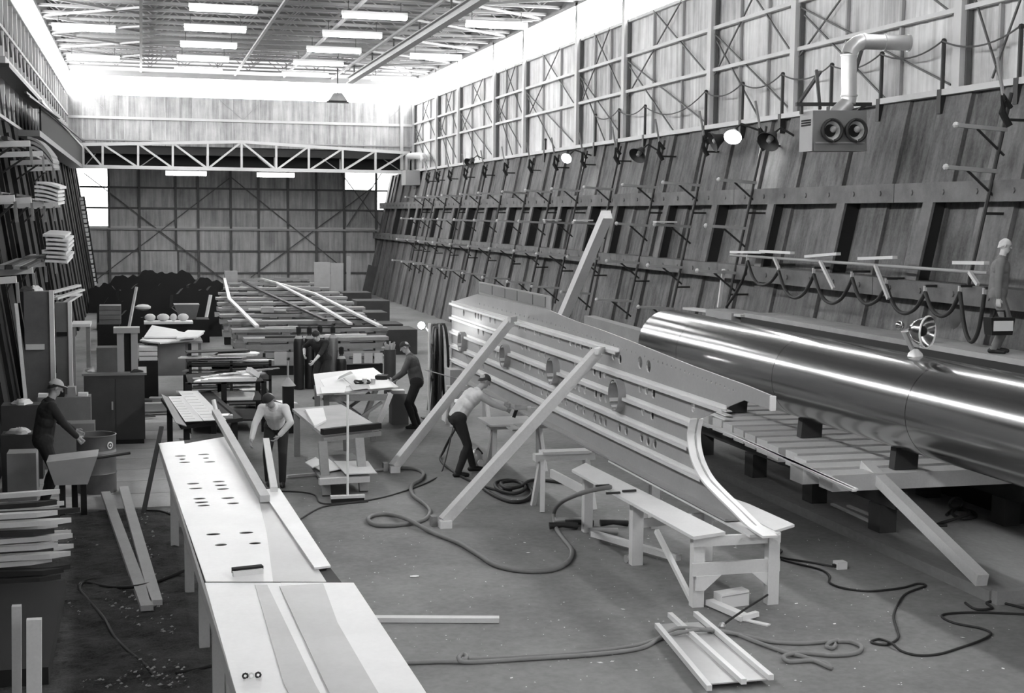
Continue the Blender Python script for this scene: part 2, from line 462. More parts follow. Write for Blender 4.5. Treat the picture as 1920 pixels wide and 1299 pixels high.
# ---- end wall, lower
wc = hub('wall_back_lower', (5, YL, 0))
bx = [158, 205, 262, 330, 372, 433, 485, 540, 593, 645, 705, 745]
bx = [oy(p, 430, YL).x for p in bx]; bx[0] = XL-.3; bx[-1] = XR+.3
zr_ = [-.1]+[oy(430, q, YL).z for q in (512, 471, 427, 392, 354)]+[7.0]
for i in range(len(bx)-1):
    for j in range(len(zr_)-1):
        m_ = 'siding_low' if j < 4 else 'siding_b'
        if (i == 0 and j >= 3 or i == 10 and j >= 4 or i == 9 and j == 5) : m_ = 'lowglass'
        mb = MB(); mb.box((bx[i]+.03, YL+.05, zr_[j]+.03), (bx[i+1]-.03, YL+.09, zr_[j+1]-.03)); mb.build('window_pane' if m_ == 'lowglass' else 'siding_sheet', m_, wc)
for x in bx[1:-1]: MB().box((x-.06, YL-.06, 0), (x+.06, YL+.06, 7)).build('post', 'brace', wc)
for k, z in enumerate(zr_[1:-1]): MB().box((XL, YL-.02, z-.05), (XR, YL+.07, z+.05)).build('girt', 'paint' if k == 2 else 'brace', wc)
MB().box((XL, YL-.10, zr_[3]-.14), (XR, YL-.02, zr_[3]-.04)).build('pipe_rail', 'girt', wc)
MB().box((XL-.3, YL+.1, -.1), (XR+.3, YL+.16, 7)).build('backing', 'steel_d', wc)
for (a, b) in (((433, 332), (180, 525)), ((433, 332), (640, 500)), ((158, 325), (420, 525)), ((700, 350), (470, 520)), ((640, 325), (715, 425)), ((715, 325), (650, 425))):
    MB().bar(oy(*a, YL-.07), oy(*b, YL-.07), .05, .09 if a[1] == 332 else .045, (0, 1, 0)).build('brace_rod', 'brace', wc)
d1_ = hub('door_1', (0, YL, 0))
pa, pb = oy(264, 471, YL-.1), oy(333, 548, YL-.1)
MB().box((pa.x, YL-.12, 0), (pb.x, YL-.07, pa.z)).build('door_leaf', 'siding_low', d1_)
MB().box((pb.x, YL-.14, 0), (pb.x+.1, YL-.05, pa.z)).build('door_jamb', 'brace', d1_)
# ---- roof
ce = struct('ceiling', MB().box((XL-1, YN-6, 11.5), (XR+1, YU+1, 11.65)), 'deck')
struct('trim_3', MB().box((XL-.4, YN, ZR), (XL+.1, YU, 11.5)), 'joist')
struct('trim_4', MB().box((XR-.1, YN, ZR), (XR+.4, YU, 11.5)), 'joist')
yj = 66.5; k = 0
jm = MB(); n = 22
xs = [lerp(XL, XR, i/n) for i in range(n+1)]
jm.bar((XL, 0, 11.42), (XR, 0, 11.42), .12, .10); jm.bar((XL, 0, 10.78), (XR, 0, 10.78), .12, .08)
for i in range(n):
    z0, z1 = (10.8, 11.4) if i % 2 else (11.4, 10.8)
    jm.bar((xs[i], 0, z0), (xs[i+1], 0, z1), .035, .035)
jmesh = jm.mesh('roof_joist', Vector((0, 0, 0))); jmesh.materials.append(M['joist'])
while yj > YN:
    o = bpy.data.objects.new('roof_joist', jmesh); COL.objects.link(o); o.parent = ce
    o.location = Vector((0, yj, 0))-ce.location; yj -= 1.57
for x in (.1, 4.4, 6.7, 9.0):
    MB().box((x-.05, YN, 10.66), (x+.05, YU, 10.74)).build('bridging', 'brace' if x < 1 else 'joist', ce)
mb = MB()
for i in range(14):
    y0 = 64-i*4.7
    if y0 < 20: break
    for xa, xb in ((XR, 9.0), (XL, .1)):
        mb.bar((xa, y0, 10.72), (xb, y0-3.1, 10.72), .07, .07); mb.bar((xa, y0-4.7, 10.72), (xb, y0-1.6, 10.72), .07, .07)
mb.build('diagonal_bracing', 'joist', ce)
# open end behind the photographer
struct('wall_front', MB().box((XL-.5, YN-.3, 7.2), (XR+.5, YN, 12)), 'siding')
# ================================================================== LIGHTS IN THE ROOF
def make_light(x, y, z, L, label, group):
    t = thing('ceiling_light', label, 'light', (x, y, z), group)
    mb = MB(); h = L/2
    mb.hexa([(x-h, y-.10, z+.05), (x+h, y-.10, z+.05), (x+h, y+.10, z+.05), (x-h, y+.10, z+.05),
             (x-h, y-.06, z+.16), (x+h, y-.06, z+.16), (x+h, y+.06, z+.16), (x-h, y+.06, z+.16)])
    mb.build('reflector', 'enamel', t)
    for dy in (-.09, .09):
        MB().tube([(x-h+.03, y+dy, z), (x+h-.03, y+dy, z)], .055, 8).build('tube', 'tube', t, True)
    if z > 9:
        for dx in (-h*.8, h*.8): MB().tube([(x+dx, y, z+.16), (x+dx, y, 10.75)], .012, 5).build('hanger', 'iron', t)
    return t
rows = [43.4+4.72*i for i in range(5)]
for ci, (cx_, nm) in enumerate(((2.5, 'left-hand inner'), (7.1, 'right-hand inner'))):
    for ri, yy in enumerate(rows):
        make_light(cx_, yy, 10.28, 2.05, 'white twin-tube fluorescent light, %s roof row, %s from the end wall' % (nm, ORD[4-ri]), 'fluorescent lights under the roof')
for ri, yy in enumerate((49.4, 58.9)):
    make_light(-1.75, yy, 10.28, 2.05, 'white twin-tube fluorescent light near left clerestory, %s from the end wall' % ORD[1-ri], 'fluorescent lights under the roof')
for ri, yy in enumerate((44.2, 53.8, 63.2)):
    make_light(11.2, yy, 10.28, 2.05, 'white twin-tube fluorescent light near right clerestory, %s from the end wall' % ORD[2-ri], 'fluorescent lights under the roof')
p = oy(349, 326, YU-.6); make_light(p.x, p.y, p.z-.02, 1.9, 'fluorescent light under the left half of the footbridge truss', 'lights under the truss')
p = oy(517, 329, YU-.6); make_light(p.x, p.y, p.z-.02, 1.8, 'fluorescent light under the right half of the footbridge truss', 'lights under the truss')
# monorail and its hoist
a = oy(655, 152, 63.5)
t = thing('monorail_beam', 'long grey monorail beam hung lengthwise under the roof joists', 'beam', (a.x, 52, a.z))
mb = MB(); mb.box((a.x-.14, 30, a.z-.12), (a.x+.14, a.y, a.z-.08)); mb.box((a.x-.14, 30, a.z+.12), (a.x+.14, a.y, a.z+.16)); mb.box((a.x-.02, 30, a.z-.1), (a.x+.02, a.y, a.z+.14)); mb.build('rail', 'girt', t)
for yy in range(32, 63, 5): MB().box((a.x-.03, yy, a.z+.16), (a.x+.03, yy+.06, 10.76)).build('hanger', 'iron', t)
b = oy(633, 183, 63.8)
t = thing('unit_heater', 'small grey unit heater hanging before the end clerestory', 'heater', (b.x, b.y, b.z-.2))
MB().hexa([(b.x-.42, b.y-.3, b.z-.16), (b.x+.42, b.y-.3, b.z-.16), (b.x+.42, b.y+.3, b.z-.16), (b.x-.42, b.y+.3, b.z-.16), (b.x-.18, b.y-.2, b.z+.2), (b.x+.18, b.y-.2, b.z+.2), (b.x+.18, b.y+.2, b.z+.2), (b.x-.18, b.y+.2, b.z+.2)]).build('casing', 'waler', t)
MB().tube([(b.x, b.y, b.z+.2), (b.x, b.y, 11.5)], .03, 6).build('hanger', 'iron', t)
MB().box((b.x-.5, b.y-.1, b.z-.24), (b.x+.5, b.y+.1, b.z-.16)).build('louvre', 'iron', t)

# ================================================================== FOOTBRIDGE TRUSS ACROSS THE END
YT = YU-.5
t = thing('footbridge_truss', 'pale steel footbridge truss with peaked top chord spanning the end wall', 'truss', oy(460, 322, YT))
def TP(x, y, dy=0): return oy(x, y, YT)+Vector((0, dy, 0))
for dy in (0, .9):
    MB().bar(TP(150, 271, dy), TP(453, 266, dy), .14, .14).build('top_chord', 'paint', t)
    MB().bar(TP(453, 266, dy), TP(768, 287, dy), .14, .14).build('top_chord', 'paint', t)
    MB().bar(TP(150, 312, dy), TP(768, 323, dy), .16, .16 if not dy else .1).build('bottom_chord', 'paint', t)
vx_ = [156, 192.5, 259, 324, 389.6, 453, 518, 579, 642.5, 704, 762]
def topy(x): return 271-(x-150)/303*5 if x < 453 else 266+(x-453)/315*21
def boty(x): return 312+(x-150)/618*11
for i, x in enumerate(vx_):
    MB().bar(TP(x, topy(x)), TP(x, boty(x)), .10, .10).build('upright', 'paint', t)
    if i % 2 == 0: MB().bar(TP(x, topy(x), .9), TP(x, boty(x), .9), .07, .07).build('upright', 'girt', t)
    MB().bar(TP(x, boty(x)), TP(x, boty(x), .9), .08, .06).build('cross_member', 'girt', t)
for i, (x0, x1) in enumerate(zip(vx_[:-1], vx_[1:])):
    down = i in (0, 1, 2, 3, 5)
    a_, b_ = (TP(x0, topy(x0)), TP(x1, boty(x1))) if down else (TP(x0, boty(x0)), TP(x1, topy(x1)))
    MB().bar(a_, b_, .09, .09).build('diagonal', 'paint', t)
    a_, b_ = (TP(x0, topy(x0), .9), TP(x1, boty(x1), .9)) if i % 2 else (TP(x0, boty(x0), .9), TP(x1, topy(x1), .9))
    MB().bar(a_, b_, .04, .04).build('diagonal', 'girt', t)
MB().box((oy(156, 312, YT).x, YT, oy(460, 318, YT).z-.02), (oy(762, 322, YT).x, YT+.9, oy(460, 318, YT).z+.02)).build('walkway_plank', 'iron', t)
# walkway along the left wall
t = thing('side_walkway', 'dark railed walkway along the left wall meeting the truss', 'walkway', (-2.9, 55, 6.2))
MB().box((XL, 39, 6.16), (-2.55, 67.3, 6.32)).build('deck', 'heater', t)
MB().box((-2.62, 40, 6.32), (-2.57, 67.3, 7.12)).build('side_panel', 'black', t)
MB().box((-2.64, 40, 7.12), (-2.54, 67.3, 7.2)).build('top_rail', 'paint', t)
MB().box((-2.66, 40, 6.86), (-2.6, 67.3, 6.94)).build('mid_rail', 'paint', t)
MB().box((-3.2, 33, 7.45), (-2.85, 46, 7.6)).build('duct', 'girt', t)
MB().box((-3.18, 33, 7.36), (-2.77, 46, 7.45)).build('duct_support', 'iron', t)
MB().bar(oy(48, 173, 34), oy(158, 266, 66), .05, .05).build('handrail', 'iron', t)
MB().bar(oy(54, 180, 34), oy(112, 222, 46), .04, .04).build('handrail', 'iron', t)

# ================================================================== RIGHT WALL FITTINGS
# pipe rack ladders
lad = [(779, 400), (797, 402), (819, 405), (847, 406), (881, 408), (919, 409), (964, 410), (1009, 411), (1059, 412), (1119, 413), (1197, 412), (1277, 415), (1378, 412), (1815, 405)]
LV = [4.93, 3.98, 3.05, 2.10]
for i, (px, py) in enumerate(lad):
    p = ox(px, py, 11.95); yy = p.y
    near = i >= 11
    t = thing('pipe_rack', 'dark pipe rack ladder of bracket arms on right wall, %s from the end wall' % ORD[i], 'rack', (xr(1.5)-.42, yy, 1.6), 'pipe racks up the right dock wall')
    z0 = 1.65 if i < 13 else 3.2
    MB().tube([(xr(z0)-.42, yy, z0), (xr(6.1)-.42, yy, 6.1)], .035 if i < 8 else .03, 6).build('upright_pipe', 'iron', t)
    for zc in (2.6, 4.3, 5.7):
        if zc > z0: MB().bar((xr(zc)-.44, yy, zc), (xr(zc)+.02, yy, zc), .04, .04).build('wall_stay', 'iron', t)
    for li, z in enumerate(LV+([5.55] if i == 13 else [])):
        if i == 13 and li in (1, 2): continue
        if i in (0, 1) and li == 0: pass
        if z < z0+.05: continue
        x = xr(z)-.42; La = .78+.1*random.random()
        a_ = MB().bar((x+.05, yy, z), (x-La, yy, z+.05), .07, .06).build('arm', 'girt' if (i+li) % 3 else 'wood_g', t)
        MB().ball((x-La, yy, z+.05), .05, 8).build('end_cap', 'paint', a_)
        MB().tube([(x-.55*La, yy, z), (x+.03, yy, z-.38)], .022, 5).build('strut', 'iron', t)
    hk = MB(); zt = 6.02; xt = xr(zt)-.42
    hk.tube([(xt, yy, zt-.15), (xt-.12, yy, zt+.02), (xt-.16, yy-.05, zt-.22), (xt-.05, yy-.08, zt-.42)], .055, 6); hk.build('clamp', 'black', t)
    MB().tube([(xt-.1, yy, zt-.05), (xt-.22, yy+.05, zt+.6)], .028, 5).build('lever', 'wood_g', t)
    if i in (8, 9, 11): # short boards left on the arms
        z = LV[1]; x = xr(z)-.42
        one('offcut_board', MB().box((x-.85, yy-.12, z+.09), (x-.35, yy+.12, z+.13)), 'wood', 'short pale offcut on the middle arm of the %s rack ladder' % ORD[i], 'board')
# long light rods lying across the lowest arms at the far end
pa, pb = (12.0, 66, 1.95), (11.75, 47.2, 2.19)
# rope posts on the coping with sagging ropes
posts = [(1023, 262), (1117, 216), (1161, 206), (1210, 199), (1324, 172), (1393, 157), (1468, 139), (1560, 122), (1654, 101), (1770, 77), (1915, 50)]
tops = []
for i, (px, py) in enumerate(posts):
    p = ox(px, py, XR-.15); tops.append(p)
    t = thing('rope_post', 'slim dark rope post on wall coping, %s from the end wall' % ORD[i], 'post', (p.x, p.y, ZL-.3), 'rope posts along the right coping')
    MB().tube([(p.x, p.y, ZL-.35), (p.x, p.y, p.z)], .035, 6).build('stanchion', 'iron', t)
    MB().box((p.x-.06, p.y-.06, ZL-.42), (p.x+.06, p.y+.06, ZL-.02)).build('socket', 'iron', t)
    MB().ball((p.x, p.y, p.z), .05, 8).build('cap', 'iron', t)
for i in range(1, len(tops)-1):
    a_, b_ = tops[i], tops[i+1]
    for lv, nm in ((0, 'upper'), (-.75, 'lower')):
        pts = [a_.lerp(b_, k/10)+Vector((-.03, 0, lv*(.8 if i < 4 else 1)-.35*(1-(2*k/10-1)**2)*(b_-a_).length/4)) for k in range(11)]
        if pts[5].z < ZL+.02 and lv: continue
        one('sagging_rope', MB().tube(pts, .016, 5), 'brace', 'thin %s rope sagging from the %s to the %s coping post' % (nm, ORD[i], ORD[i+1]), 'rope', 'ropes between coping posts', True)
# swivel lamps on the wall head
def wall_lamp(px, py, x, lit, label, ax, k=1.0):
    p = ox(px, py, x); ax = Vector(ax).normalized()
    t = thing('wall_lamp', label, 'lamp', p, 'swivel lamps at the head of the dock wall')
    prof = [(.03, -.30), (.08, -.27), (.14, -.12), (.24, 0), (.235, .005), (.13, -.11), (.02, -.2)]
    MB().lathe([(r_*k, h_*k) for r_, h_ in prof], p, ax, 18).build('shade', 'iron' if not lit else 'enamel', t, True)
    b_ = MB().lathe([(.01, -.16), (.07, -.13), (.115 if lit else .06, -.06), (.09 if lit else .05, -.01), (.01, .01)] if not lit else [(.01*k, -.13*k), (.12*k, -.06*k), (.2*k, -.012), (.12*k, .03*k), (.01, .05*k)], p-ax*.01, ax, 18)
    b_.build('bulb', 'lamp_w' if lit else 'galv', t, True)
    q = Vector((xr(p.z), p.y, p.z+.1))
    MB().tube([p-ax*.28, p-ax*.28+Vector((.15, 0, .12)), q], .025, 6).build('arm', 'iron', t)
wall_lamp(1062, 297, 12.2, True, 'lit swivel lamp high on the dock wall near the tall leaning prop', (-.65, -.7, -.55), .68)
wall_lamp(1374, 257, 12.2, True, 'lit swivel lamp high on the wall left of the twin-fan heater', (-.5, -.75, -.75), .8)
wall_lamp(1336, 266, 12.3, False, 'unlit swivel lamp just left of the brighter near wall lamp', (-.9, .1, -.4))
wall_lamp(1440, 266, 12.3, False, 'unlit swivel lamp between the near lit lamp and the heater', (-.6, -.4, -.6))
wall_lamp(880, 306, 12.3, False, 'unlit black swivel lamp at the far end of the dock wall head', (-.6, -.4, -.6))
wall_lamp(1195, 292, 12.3, False, 'unlit swivel lamp midway along the dock wall head', (-.6, -.4, -.6))
# twin-fan heater with its bent duct
A = ox(1499, 212, 12.0); B = ox(1626, 280, 12.0)
t = thing('twin_fan_heater', 'grey box heater with two round fan horns high on the right wall', 'heater', (12.1, (A.y+B.y)/2, B.z))
hy0, hy1 = B.y, A.y; hz0, hz1 = B.z, A.z
hw = hy1-hy0
# the casing faces the hall floor and the photographer
fx, fy = Vector((12.0, hy0, 0)), None
S = 1/100.0
def HP(px, py, d=0): # points on the heater front, which squarely faces back along the hall
    q = oy(px, py, 21.6); return q+Vector((0, d, 0))
def quadbox(mb, x0, y0, x1, y1, d0, d1):
    q = [HP(x0, y1, d0), HP(x1, y1, d0), HP(x1, y0, d0), HP(x0, y0, d0), HP(x0, y1, d1), HP(x1, y1, d1), HP(x1, y0, d1), HP(x0, y0, d1)]
    return mb.hexa(q)
t.location = HP(1562, 283); ORG[t.name] = HP(1562, 283)
body = quadbox(MB(), 1525, 207, 1625, 283, 0, .47).build('casing', 'heater', t)
sx_ = HP(1525, 245).x
MB().box((sx_-.02, 21.6, HP(1525, 283).z), (sx_-.003, 22.07, HP(1525, 207).z)).build('side_casing', 'girt', t)
quadbox(MB(), 1528, 266, 1620, 269, -.02, .0).build('ledge', 'girt', body)
for k in range(3): MB().box((sx_-.03, 21.66, HP(1525, 226+k*4.5).z), (sx_-.02, 22.0, HP(1525, 223+k*4.5).z)).build('louvre', 'black', t)
for px in (1556, 1601):
    c = HP(px, 245)
    r = (HP(px+18, 245)-c).length
    h = MB().lathe([(r*.55, .02), (r*.62, -.02), (r, -.10), (r*.97, -.10), (r*.5, .02)], c, (0, 1, 0), 20).build('fan_horn', 'paint', t, True)
    MB().lathe([(.0, -.01), (r*.98, -.01), (r*.98, .0)], c, (0, 1, 0), 20).build('recess', 'black', t)
    MB().ball(c+Vector((.02, -.08, .02)), r*.32, 10).build('motor_hub', 'girt', h, True)
    MB().tube([c+Vector((r*math.cos(a_), -.09, r*math.sin(a_))) for a_ in [i*math.pi/12 for i in range(24)]], .03, 6, True).build('guard_ring', 'iron', h)
dt = thing('vent_duct', 'shiny round sheet-metal duct with two elbows above the heater', 'duct', HP(1583, 215, .3))
path = [HP(1572, 218, .15), HP(1583, 206, .15), HP(1598, 192, .15), HP(1600, 180, .15), HP(1600, 100, .15), HP(1603, 90, .15), HP(1614, 80, .15), HP(1626, 76, .15), HP(1708, 80, .05)]
R_ = .135
MB().tube([path[0], path[1], path[2]], R_, 16).build('lower_elbow', 'galv', dt, True)
MB().tube([path[2], path[3], path[4]], R_*.97, 16).build('riser', 'galv', dt, True)
MB().tube([path[4], path[5], path[6], path[7]], R_, 16).build('upper_elbow', 'galv', dt, True)
MB().tube([path[7], path[8]], R_*.97, 16).build('outlet_pipe', 'galv', dt, True)
for q0, q1 in ((path[3], path[4]), (path[4], path[3]), (path[7], path[8]), (path[8], path[7])):
    d = (q1-q0).normalized(); MB().tube([q0, q0+d*.03], R_*1.08, 16).build('seam_band', 'galv', dt, True)
MB().tube([path[7].lerp(path[8], .45), path[7].lerp(path[8], .48)], R_*1.06, 16).build('seam_band', 'galv', dt, True)
br = thing('heater_bracket', 'dark angle-iron bracket carrying the heater and duct', 'bracket', HP(1510, 192, .4))
MB().bar(HP(1508, 193, .3), HP(1650, 193, .3), .06, .06).build('rail', 'iron', br)
MB().bar(HP(1512, 192, .3), HP(1585, 125, .9), .05, .05).build('stay', 'iron', br)
MB().bar(HP(1612, 158, .3), HP(1672, 60, .9), .05, .05).build('stay', 'iron', br)
MB().bar(HP(1518, 193, .3), HP(1518, 212, .3), .05, .05).build('drop', 'iron', br)
MB().bar(HP(1640, 193, .3), HP(1614, 215, .3), .05, .05).build('drop', 'iron', br)
MB().bar(HP(1562, 125, .6), HP(1553, 202, .3), .05, .05).build('drop', 'iron', br)
# white pipe elbow at the far corner of the coping
q = [ox(762, 322, 12.75), ox(763, 300, 12.75), ox(768, 293, 12.75), ox(792, 293, 12.75), ox(794, 300, 12.75)]
one('corner_pipe', MB().tube(spline(q, 4), .16, 10), 'paint', 'fat white pipe elbow at the far right corner of the coping', 'pipe', None, True)
one('corner_box', MB().box((12.2, 65.5, 5.6), (12.9, 66.6, 6.3)), 'girt', 'small grey box below the white corner pipe', 'box')
# ---- lower service rail with battens and hose loops
XRAIL = 11.8
rl = thing('service_rail', 'pale pipe rail along the lower waler carrying black hoses', 'rail', (XRAIL, 21, 3.2))
p0, p1 = ox(1370, 478, XRAIL), ox(1852, 512, XRAIL)
MB().tube([p0, p1], .027, 8).build('pipe', 'girt', rl, True)
anch = [(1402, 489), (1460, 508), (1526, 514), (1598, 521), (1662, 534), (1735, 548), (1800, 548), (1846, 552)]
sag = [534, 558, 568, 570, 587, 592, 640]
for px, py in anch:
    q = ox(px, py-12, XRAIL); MB().bar(q, q+Vector((0, 0, -.14)), .05, .03).build('hook', 'paint', rl)
    MB().bar(q, Vector((xr(q.z)-.3, q.y, q.z)), .04, .04).build('stay', 'iron', rl)
for i in range(len(anch)-1):
    (x0, y0), (x1, y1) = anch[i], anch[i+1]; sy = sag[i]
    pts = [(x0, y0), (lerp(x0, x1, .15), lerp(y0, sy, .62)), (lerp(x0, x1, .32), lerp(y0, sy, .93)), (lerp(x0, x1, .52), sy), (lerp(x0, x1, .74), lerp(y1, sy, .78)), (lerp(x0, x1, .9), lerp(y1, sy, .35)), (x1, y1)]
    one('hose_loop', MB().tube(spline([ox(a_, b_, XRAIL-.02) for a_, b_ in pts], 4), .032, 8), 'rubber', 'black hose loop hanging below the service rail, %s from the left' % ORD[i], 'hose', 'hose loops on the right wall', True)
one('hose_tail', MB().tube(spline([ox(*q, XRAIL) for q in ((1402, 489), (1396, 515), (1382, 545), (1362, 575))], 4), .03, 8), 'rubber', 'black hose tail dropping left from the first hose loop', 'hose', None, True)
one('wall_batten', MB().bar(ox(1357, 505, 11.75), ox(1348, 576, 11.75), .07, .05), 'wood_w', 'white upright batten left of the hanging hoses', 'batten')
for i, (a_, b_) in enumerate((((1372, 475), (1430, 476)), ((1427, 474), (1486, 477)), ((1512, 484), (1572, 479)), ((1612, 488), (1678, 486)), ((1790, 496), (1850, 497)))):
    one('loose_batten', MB().bar(ox(*a_, 11.78)+Vector((0, 0, .03)), ox(*b_, 11.78)+Vector((0, 0, .03)), .09, .05), 'wood_w', 'pale short batten laid on the service rail, %s from the left' % ORD[i], 'batten', 'battens on the service rail')
for i, (a_, b_) in enumerate((((1452, 484), (1461, 505)), ((1538, 490), (1563, 541)), ((1641, 497), (1666, 560)), ((1818, 510), (1834, 534)))):
    one('hanging_stick', MB().bar(ox(*a_, 11.73), ox(*b_, 11.73), .05, .05), 'wood', 'pale stick hanging askew below the service rail, %s from the left' % ORD[i], 'stick', 'sticks below the service rail')
one('bucket_sack', MB().lathe([(.02, 0), (.2, .05), (.26, .3), (.2, .55), (.1, .75)], oz(1800, 635, 2.36)+Vector((.1, 0, 0)), (0, 0, 1), 14), 'mid_cloth', 'slumped grey sack on the side platform under the hoses', 'sack', None, True)
# ---- side platform
pf = thing('side_platform', 'long pale-topped platform along the right wall behind the great tube', 'platform', (11.9, 20, 0))
for i in range(5):
    y0 = 9+i*3.2; MB().box((11.32+.01*i, y0, 2.27), (12.12, y0+3.17, 2.35)).build('deck_board', 'stone', pf)
MB().box((11.5, 9, .13), (11.6, 25, 2.27)).build('shade_panel', 'black', pf)  # black sheet stands in for the shade under the deck
MB().box((11.32, 9, 2.16), (11.42, 25, 2.27)).build('edge_beam', 'steel_d', pf)
for yy in (10, 13, 16, 19, 22, 24.8): MB().box((11.36, yy, .13), (11.5, yy+.12, 2.27)).build('post', 'steel_d', pf)
bm_ = [ox(1290, 578, 11.6), ox(1400, 592, 11.4)]
one('platform_plank', MB().bar(bm_[0], bm_[1], .25, .05), 'wood', 'pale plank bridging the far end of the side platform', 'plank')
one('platform_crate', MB().box((11.25, 25.3, 2.0), (11.9, 26.6, 2.32)), 'girt', 'small grey crate under the plank at the platform end', 'crate')
a_, b_ = ox(1105, 594, 9.9), ox(1250, 632, 9.9)
t = thing('baulk_timber', 'heavy pale timber baulk lying behind the wing panel', 'timber', (9.9, (a_.y+b_.y)/2, 0))
MB().bar(a_-Vector((0, 0, .12)), b_-Vector((0, 0, .14)), .25, .30).build('baulk', 'wood_g', t)
for f_ in (.1, .5, .9):
    c = a_.lerp(b_, f_); MB().box((c.x-.15, c.y-.1, .13), (c.x+.15, c.y+.1, c.z-.26)).build('support', 'wood_d', t)
# ---- the great tube
TX, TZ, TR = 9.55, 1.86, .615
tb = thing('great_tube', 'huge polished metal tube lying along the right side of the hall', 'tube', (TX, 17, TZ-TR))
y0_, y1_ = 6.0, ox(1236, 640, TX-.2).y
secs = [6.0, 11.2, 14.9, 18.6, 22.4, y1_]
for a_, b_ in zip(secs[:-1], secs[1:]):
    mb = MB().lathe([(TR, a_+.006), (TR, b_-.006)], (TX, 0, TZ), (0, 1, 0), 96)
    mb.build('section', 'tube_m', tb, True)
    MB().lathe([(TR-.004, b_-.008), (TR-.004, b_+.008)], (TX, 0, TZ), (0, 1, 0), 64).build('seam', 'iron', tb, True)
MB().lathe([(TR-.03, y0_), (TR, y0_)], (TX, 0, TZ), (0, 1, 0), 64).build('end_rim', 'tube_m', tb)
MB().lathe([(0.0, y1_+.02), (TR*.6, y1_+.02), (TR-.03, y1_+.0), (TR, y1_-.01)], (TX, 0, TZ), (0, 1, 0), 64).build('end_cap', 'tube_m', tb, True)
for yy in (9, 12.4, 15.9, 18.55, 21.2):
    cr = thing('tube_cradle', 'dark timber cradle under the great tube, %s from the near end' % ORD[(9, 12.4, 15.9, 18.55, 21.2).index(yy)], 'cradle', (TX, yy, .95), 'cradles under the great tube')
    pts = [(TX-.14, yy, .96), (TX+.2, yy, .96)]+[(TX+(TR+.01)*math.sin(a_), yy, TZ-(TR+.01)*math.cos(a_)) for a_ in [.35-.06*k for k in range(10)]]
    MB().prism(pts, (0, .14, 0)).build('saddle', 'wood_d', cr)
# ---- pale beams under the tube
by = [15.75+.53*i for i in range(13)]
bl_ = [8.45, 8.3, 8.62, 8.75, 8.72, 8.8, 8.85, 8.9, 8.95, 9.0, 9.0, 9.0, 9.0]
for i, yy in enumerate(by):
    one('floor_beam', MB().box((bl_[i], yy, .74), (11.45-random.random()*.1, yy+.36, .95 if i < 6 else .945)), 'wood', 'long pale squared beam running under the tube, %s from the front' % ORD[i], 'beam', 'beams laid across under the tube')
for k, x in enumerate((9.35, 11.2)):
    s_ = thing('bearer', ('dark bearer holding up the free ends of the pale beams', 'dark bearer holding up the wall ends of the pale beams')[k], 'bearer', (x, 18.5, 0))
    MB().box((x-.08, 15.6, .50), (x+.08, 22.3, .72)).build('runner', 'wood_d', s_)
    for yy in (15.9, 17.8, 19.8, 21.9): MB().box((x-.12, yy, .13), (x+.12, yy+.3, .5)).build('block', 'wood_d', s_)
# open-web bar joist lying under beams
j = thing('bar_joist', 'dark open-web steel joist end poking out under the pale beams', 'joist', oz(1640, 940, .3))
c0, c1 = oz(1560, 905, .62), oz(1668, 948, .35)
MB().bar(c0, c1, .05, .05).build('lower_chord', 'iron', j); MB().bar(c0+Vector((0, 0, .28)), c1+Vector((0, 0, .30)), .05, .05).build('upper_chord', 'iron', j)
mb = MB()
for k in range(5):
    a_ = c0.lerp(c1, k/5); b_ = c0.lerp(c1, (k+1)/5); h = Vector((0, 0, .29))
    mb.bar(a_ if k % 2 else a_+h, b_+h if k % 2 else b_, .025, .025)
mb.build('web', 'iron', j)
for i, (a_, b_, w) in enumerate((((1312, 790), (1605, 918), .06), ((1330, 798), (1592, 920), .06), ((1322, 782), (1352, 790), .10))):
    p, q = oz(*a_, .99), oz(*b_, .99)
    if i < 2: one('long_strip', MB().bar(p+Vector((.07*i, 0, 0)), q+Vector((.07*i, 0, 0)), w, .025), 'paper', ('upper of two long white strips lying across the pale beams', 'lower of two long white strips lying across the pale beams')[i], 'strip', 'white strips on the beams')
for i in range(3):
    one('scrap_strip', MB().bar((9.08+.14*i, 20.45+.3*i, .962+.022*i), (9.12+.15*i, 21.9+.2*i, .962+.022*i), .11, .018), 'paper', 'white scrap strip at the far end of the pale beams, %s' % ('lowest', 'middle', 'topmost')[i], 'scrap', 'scraps beside the panel notch')
# timber leaning from the beams to the slab
a_, b_ = oz(1622, 872, .98), oz(1842, 1088, .20)
one('leaning_post', MB().bar(a_, b_, .14, .14), 'wood', 'square pale timber leaning from the beams onto the concrete slab', 'timber')
# chrome reflector lamp on the tube
L0 = Vector((TX+.42, ox(1722, 650, TX).y, TZ+TR*.60))
L0 = ox(1722, 662, TX+.05); L0.z = TZ+TR-.01; L0 = ox(1716, 668, TX-.05)
lp = thing('reflector_lamp', 'chrome bowl floodlight on a bracket standing on the great tube', 'lamp', L0)
base = Vector((L0.x, L0.y, TZ+math.sqrt(max(.01, TR**2-(L0.x-TX)**2))))
c = ox(1735, 622, L0.x); ax = Vector((.5, -.85, -.12)).normalized()
MB().lathe([(.02, -.20), (.10, -.18), (.17, -.08), (.20, .03), (.19, .03), (.15, -.07), (.03, -.15)], c, ax, 24).build('bowl', 'tube_m', lp, True)
MB().ball(c-ax*.05, .07, 12).build('bulb', 'black', lp, True)
MB().tube([c+(Vector((0, 0, 1)).cross(ax).normalized()*math.cos(a_)+Vector((0, 0, 1))*math.sin(a_))*.2+ax*.03 for a_ in [k*math.pi/12 for k in range(24)]], .012, 6, True).build('rim', 'alu_l', lp, True)
MB().tube([c-ax*.18, c-ax*.30+Vector((0, 0, -.05)), base+Vector((0, .02, .02))], .035, 8).build('bracket', 'galv', lp, True)
